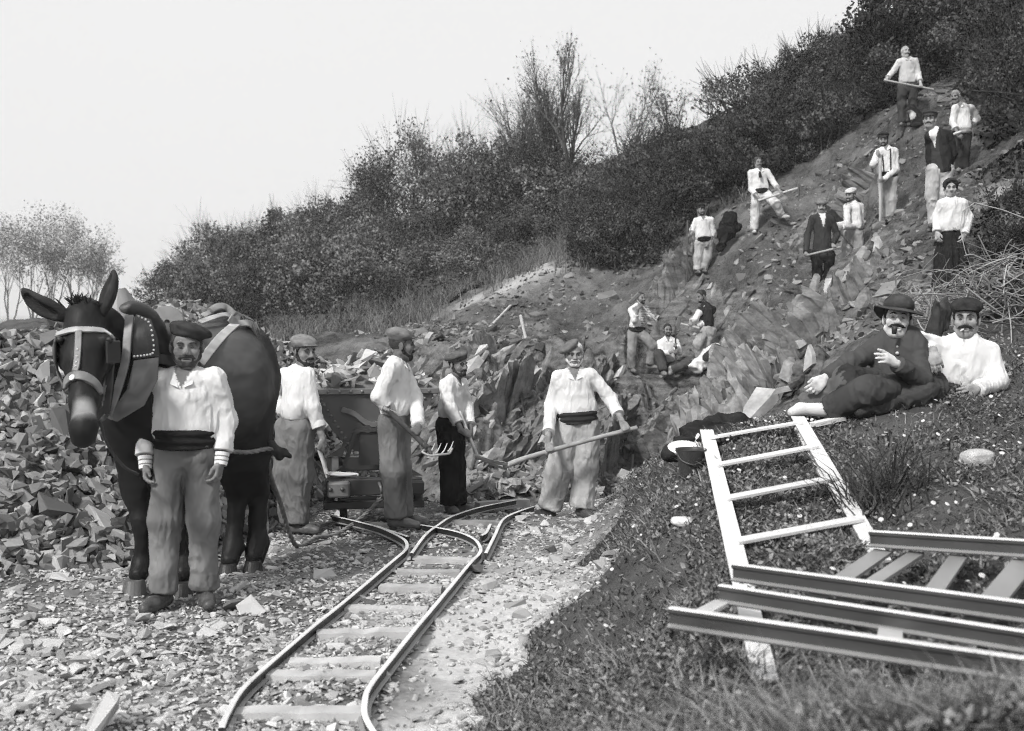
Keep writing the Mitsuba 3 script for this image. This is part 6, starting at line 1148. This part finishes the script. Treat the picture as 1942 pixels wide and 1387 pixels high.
for i, (px, d, h) in enumerate(((1745, 26.5, 2.6), (1775, 27, 3.4), (1825, 26, 3.8), (1875, 25, 4.2), (1930, 24.5, 4.2))):
    x = P(px, 100, d)[0]; tree(nth('dark leafy tree leaning at the top right corner', i, 0), (x, d, float(Hq(x, d)) - .1), h, 60 + i, lean=(-.12, 0, 1), depth=3, nl=3800, tone=.045, rad=.09, stems=2, group='dark trees at the top right corner', leaf=.12)
# undergrowth and grass: nobody could count these
def blades(r, x, y, z, h, w, tones, lean=.35):
    n = len(x); a = r.uniform(0, 2 * np.pi, n); d = np.stack([np.cos(a), np.sin(a), 0 * a], -1); t = np.stack([r.normal(0, lean, n), r.normal(0, lean, n), np.ones(n)], -1); b = np.stack([x, y, z], -1); s = d * (w * .5)[:, None]; mid = b + t * (h * .55)[:, None]; tip = b + t * h[:, None] + np.stack([t[:, 0], t[:, 1], -.3 * np.abs(t[:, 0])], -1) * (h * .5)[:, None]
    V = np.stack([b - s, b + s, mid - s * .8, mid + s * .8, tip], 1).reshape(-1, 3); k = np.arange(n)[:, None] * 5; return (V, np.vstack([k + [0, 1, 3], k + [0, 3, 2], k + [2, 3, 4]])), np.repeat(tones, 5)
r = np.random.default_rng(90); n = 145000; d = np.exp(r.uniform(math.log(8), math.log(44), n)); x = np.where(r.random(n) < .2, r.uniform(.53, .8, n), r.uniform(-.36, .53, n)) * d; kv = (field(VW, x, d) > .55) & ~((d < 20) & (x / d < .25)); x, y = x[kv], d[kv]; z = Hq(x, y); n = len(x)
cl = np.clip(3 * (meshkit.fbm(np.stack([x, y, 0 * x], -1) * .7, 3, 33) - .33), .1, 1.3); m, c = leaves(r, np.stack([x, y, z + r.uniform(.0, .40, n) * cl], -1), .06 + .0022 * y, .055 * cl * r.uniform(.5, 1.8, n)); add('undergrowth', m, 'm_vc', c, False); lab('undergrowth', 'dark tangled undergrowth over the hillside', 'undergrowth', kind='stuff')
n = 26000; d = r.uniform(20, 40, n); x = r.uniform(-.22, .30, n) * d; kv = ((field(VW, x, d) > .4) | ((field(SW, x, d) > .5) & (d > 27))) & (meshkit.fbm(np.stack([x, d, 0 * x], -1) * .8, 3, 44) > .50); x, y = x[kv], d[kv]; n = len(x)
m, c = blades(r, x, y, Hq(x, y) - .02, r.uniform(.25, .75, n), np.full(n, .018), r.uniform(.06, .24, n), .3); add('dry_grass', m, 'm_vc', c, False); lab('dry_grass', 'pale dry grass tufts on the hillside', 'grass', kind='stuff')
n = 270000; d = np.exp(r.uniform(math.log(2.0), math.log(10.5), n)); x = np.where(r.random(n) < .26, r.uniform(.56, .95, n), r.uniform(-.20, .56, n)) * d; kb = (field(BW, x, d) > .12 + .25 * r.random(n)); kb &= r.random(n) < np.clip(2.4 * (meshkit.fbm(np.stack([x, d, 0 * x], -1) * 2.2, 3, 51) - .22), .12, 1); x, y = x[kb], d[kb]; n = len(x)
cl = (.6 + .9 * meshkit.fbm(np.stack([x, y, 0 * x], -1) * 3, 3, 52)) * np.interp(y, [2, 3.0, 3.8], [1.7, 1.5, 1.0]); hf = n * 2 // 5; z = Hq(x, y); m1, c1 = blades(r, x[:hf], y[:hf], z[:hf] - .012, r.uniform(.02, .075, hf) * cl[:hf], r.uniform(.005, .011, hf), .10 * np.minimum(cl[:hf], 1.1) * r.uniform(.4, 2.4, hf), .8); m2, c2 = leaves(r, np.stack([x, y, z + r.uniform(0, .035, n) * cl], -1)[hf:], .024, .115 * np.minimum(cl[hf:], 1.1) * r.uniform(.3, 2.8, n - hf), .9); m, c = cat([m1, m2]), np.concatenate([c1, c2]); add('bank_grass', m, 'm_vc', c, False); lab('bank_grass', 'short dark grass and weeds covering the bank', 'grass', kind='stuff')
n = 560; d = np.exp(r.uniform(math.log(2.6), math.log(9.5), n)); x = r.uniform(.0, .52, n) * d; kb = (field(BW, x, d) > .7) & (meshkit.fbm(np.stack([x, d, 0 * x], -1) * 1.1, 3, 61) > .44); x, y = x[kb], d[kb]; fl = []
for a, b in zip(x, y):
    o = np.array([a, b, float(Hq(a, b)) + r.uniform(.03, .07)]); nz = unit([r.normal(0, .4), -.5 + r.normal(0, .3), 1]); s = r.uniform(.006, .0135); M = frame(z=nz, x=(1, 0, .01), o=o); an = np.arange(8) * np.pi / 4; v = np.vstack([[[0, 0, .25]], np.stack([np.cos(an), np.sin(an), 0 * an], -1)]) * s; fl.append(tf(M, (v, np.array([(0, 1 + i, 1 + (i + 1) % 8) for i in range(8)]))))
add('daisies', cat(fl), 'm_vc', .6, False); lab('daisies', 'small white daisies sprinkled over the grass bank', 'flowers', kind='stuff')
# long grass tuft by the panel
for nm, px, py, lb in (('grass_tuft', 1668, 945, 'coarse dark grass tuft right of the pale track panel'), ('grass_tuft', 1200, 660, 'grass tuft on the rock ledge below the hammer men')):
    o = G(px, py); k = num(nm); lab(k, lb, 'grass tuft'); n = 260; a_, b_ = o[0] + r.normal(0, .10, n), o[1] + r.normal(0, .08, n); m, c = blades(r, a_, b_, Hq(a_, b_) - .01, r.uniform(.12, .34, n), r.uniform(.006, .011, n), r.uniform(.03, .12, n), .55); add(k, m, 'm_vc', c, False)
# cut brushwood at the right
lab('brushwood', 'tangled heap of pale cut twigs at the right edge', 'brushwood'); r = np.random.default_rng(66)
for i in range(290):
    px, py, d = r.uniform(1770, 1990), r.uniform(470, 640), r.uniform(8.3, 10.8); py = max(py, np.interp(px, [1770, 1845, 1880], [570, 560, 470]))
    if i > 240: px, py = r.uniform(1735, 1850), r.uniform(548, 590)
    o = P(px, py, d); gz = float(Hq(o[0], o[1])); o[2] = max(min(o[2], gz + .62), gz + .02); L = r.uniform(.25, .9); a = r.uniform(0, 2 * np.pi); dr_ = unit([math.cos(a), math.sin(a) * .5, r.normal(0, .45)]); cv = r.normal(0, .17, 3) * L
    p = np.array([o - dr_ * L / 2, o - dr_ * L * .15 + cv, o + dr_ * L * .2 + cv * .8, o + dr_ * L / 2]); rr = r.uniform(.003, .008) * (1.6 if r.random() < .1 else 1); part('brushwood', 'twig', tube(smooth_path(p, 7), np.linspace(rr, rr * .45, 7), 4, caps=False), 'm_vc', r.uniform(.10, .42), True)

# ---------------------------------------------------------------- thin haze
scene['haze_air'] = {'type': 'homogeneous', 'albedo': 0.95, 'sigma_t': 0.0010}
scene['camera']['medium'] = {'type': 'ref', 'id': 'haze_air'}
scene['haze'] = {'type': 'cube', 'to_world': T().translate([0, 0, 25]).scale([1600, 1600, 30]), 'bsdf': {'type': 'null'}, 'interior': {'type': 'ref', 'id': 'haze_air'}}
lab('haze', 'thin pale haze in the air', 'haze', kind='stuff')
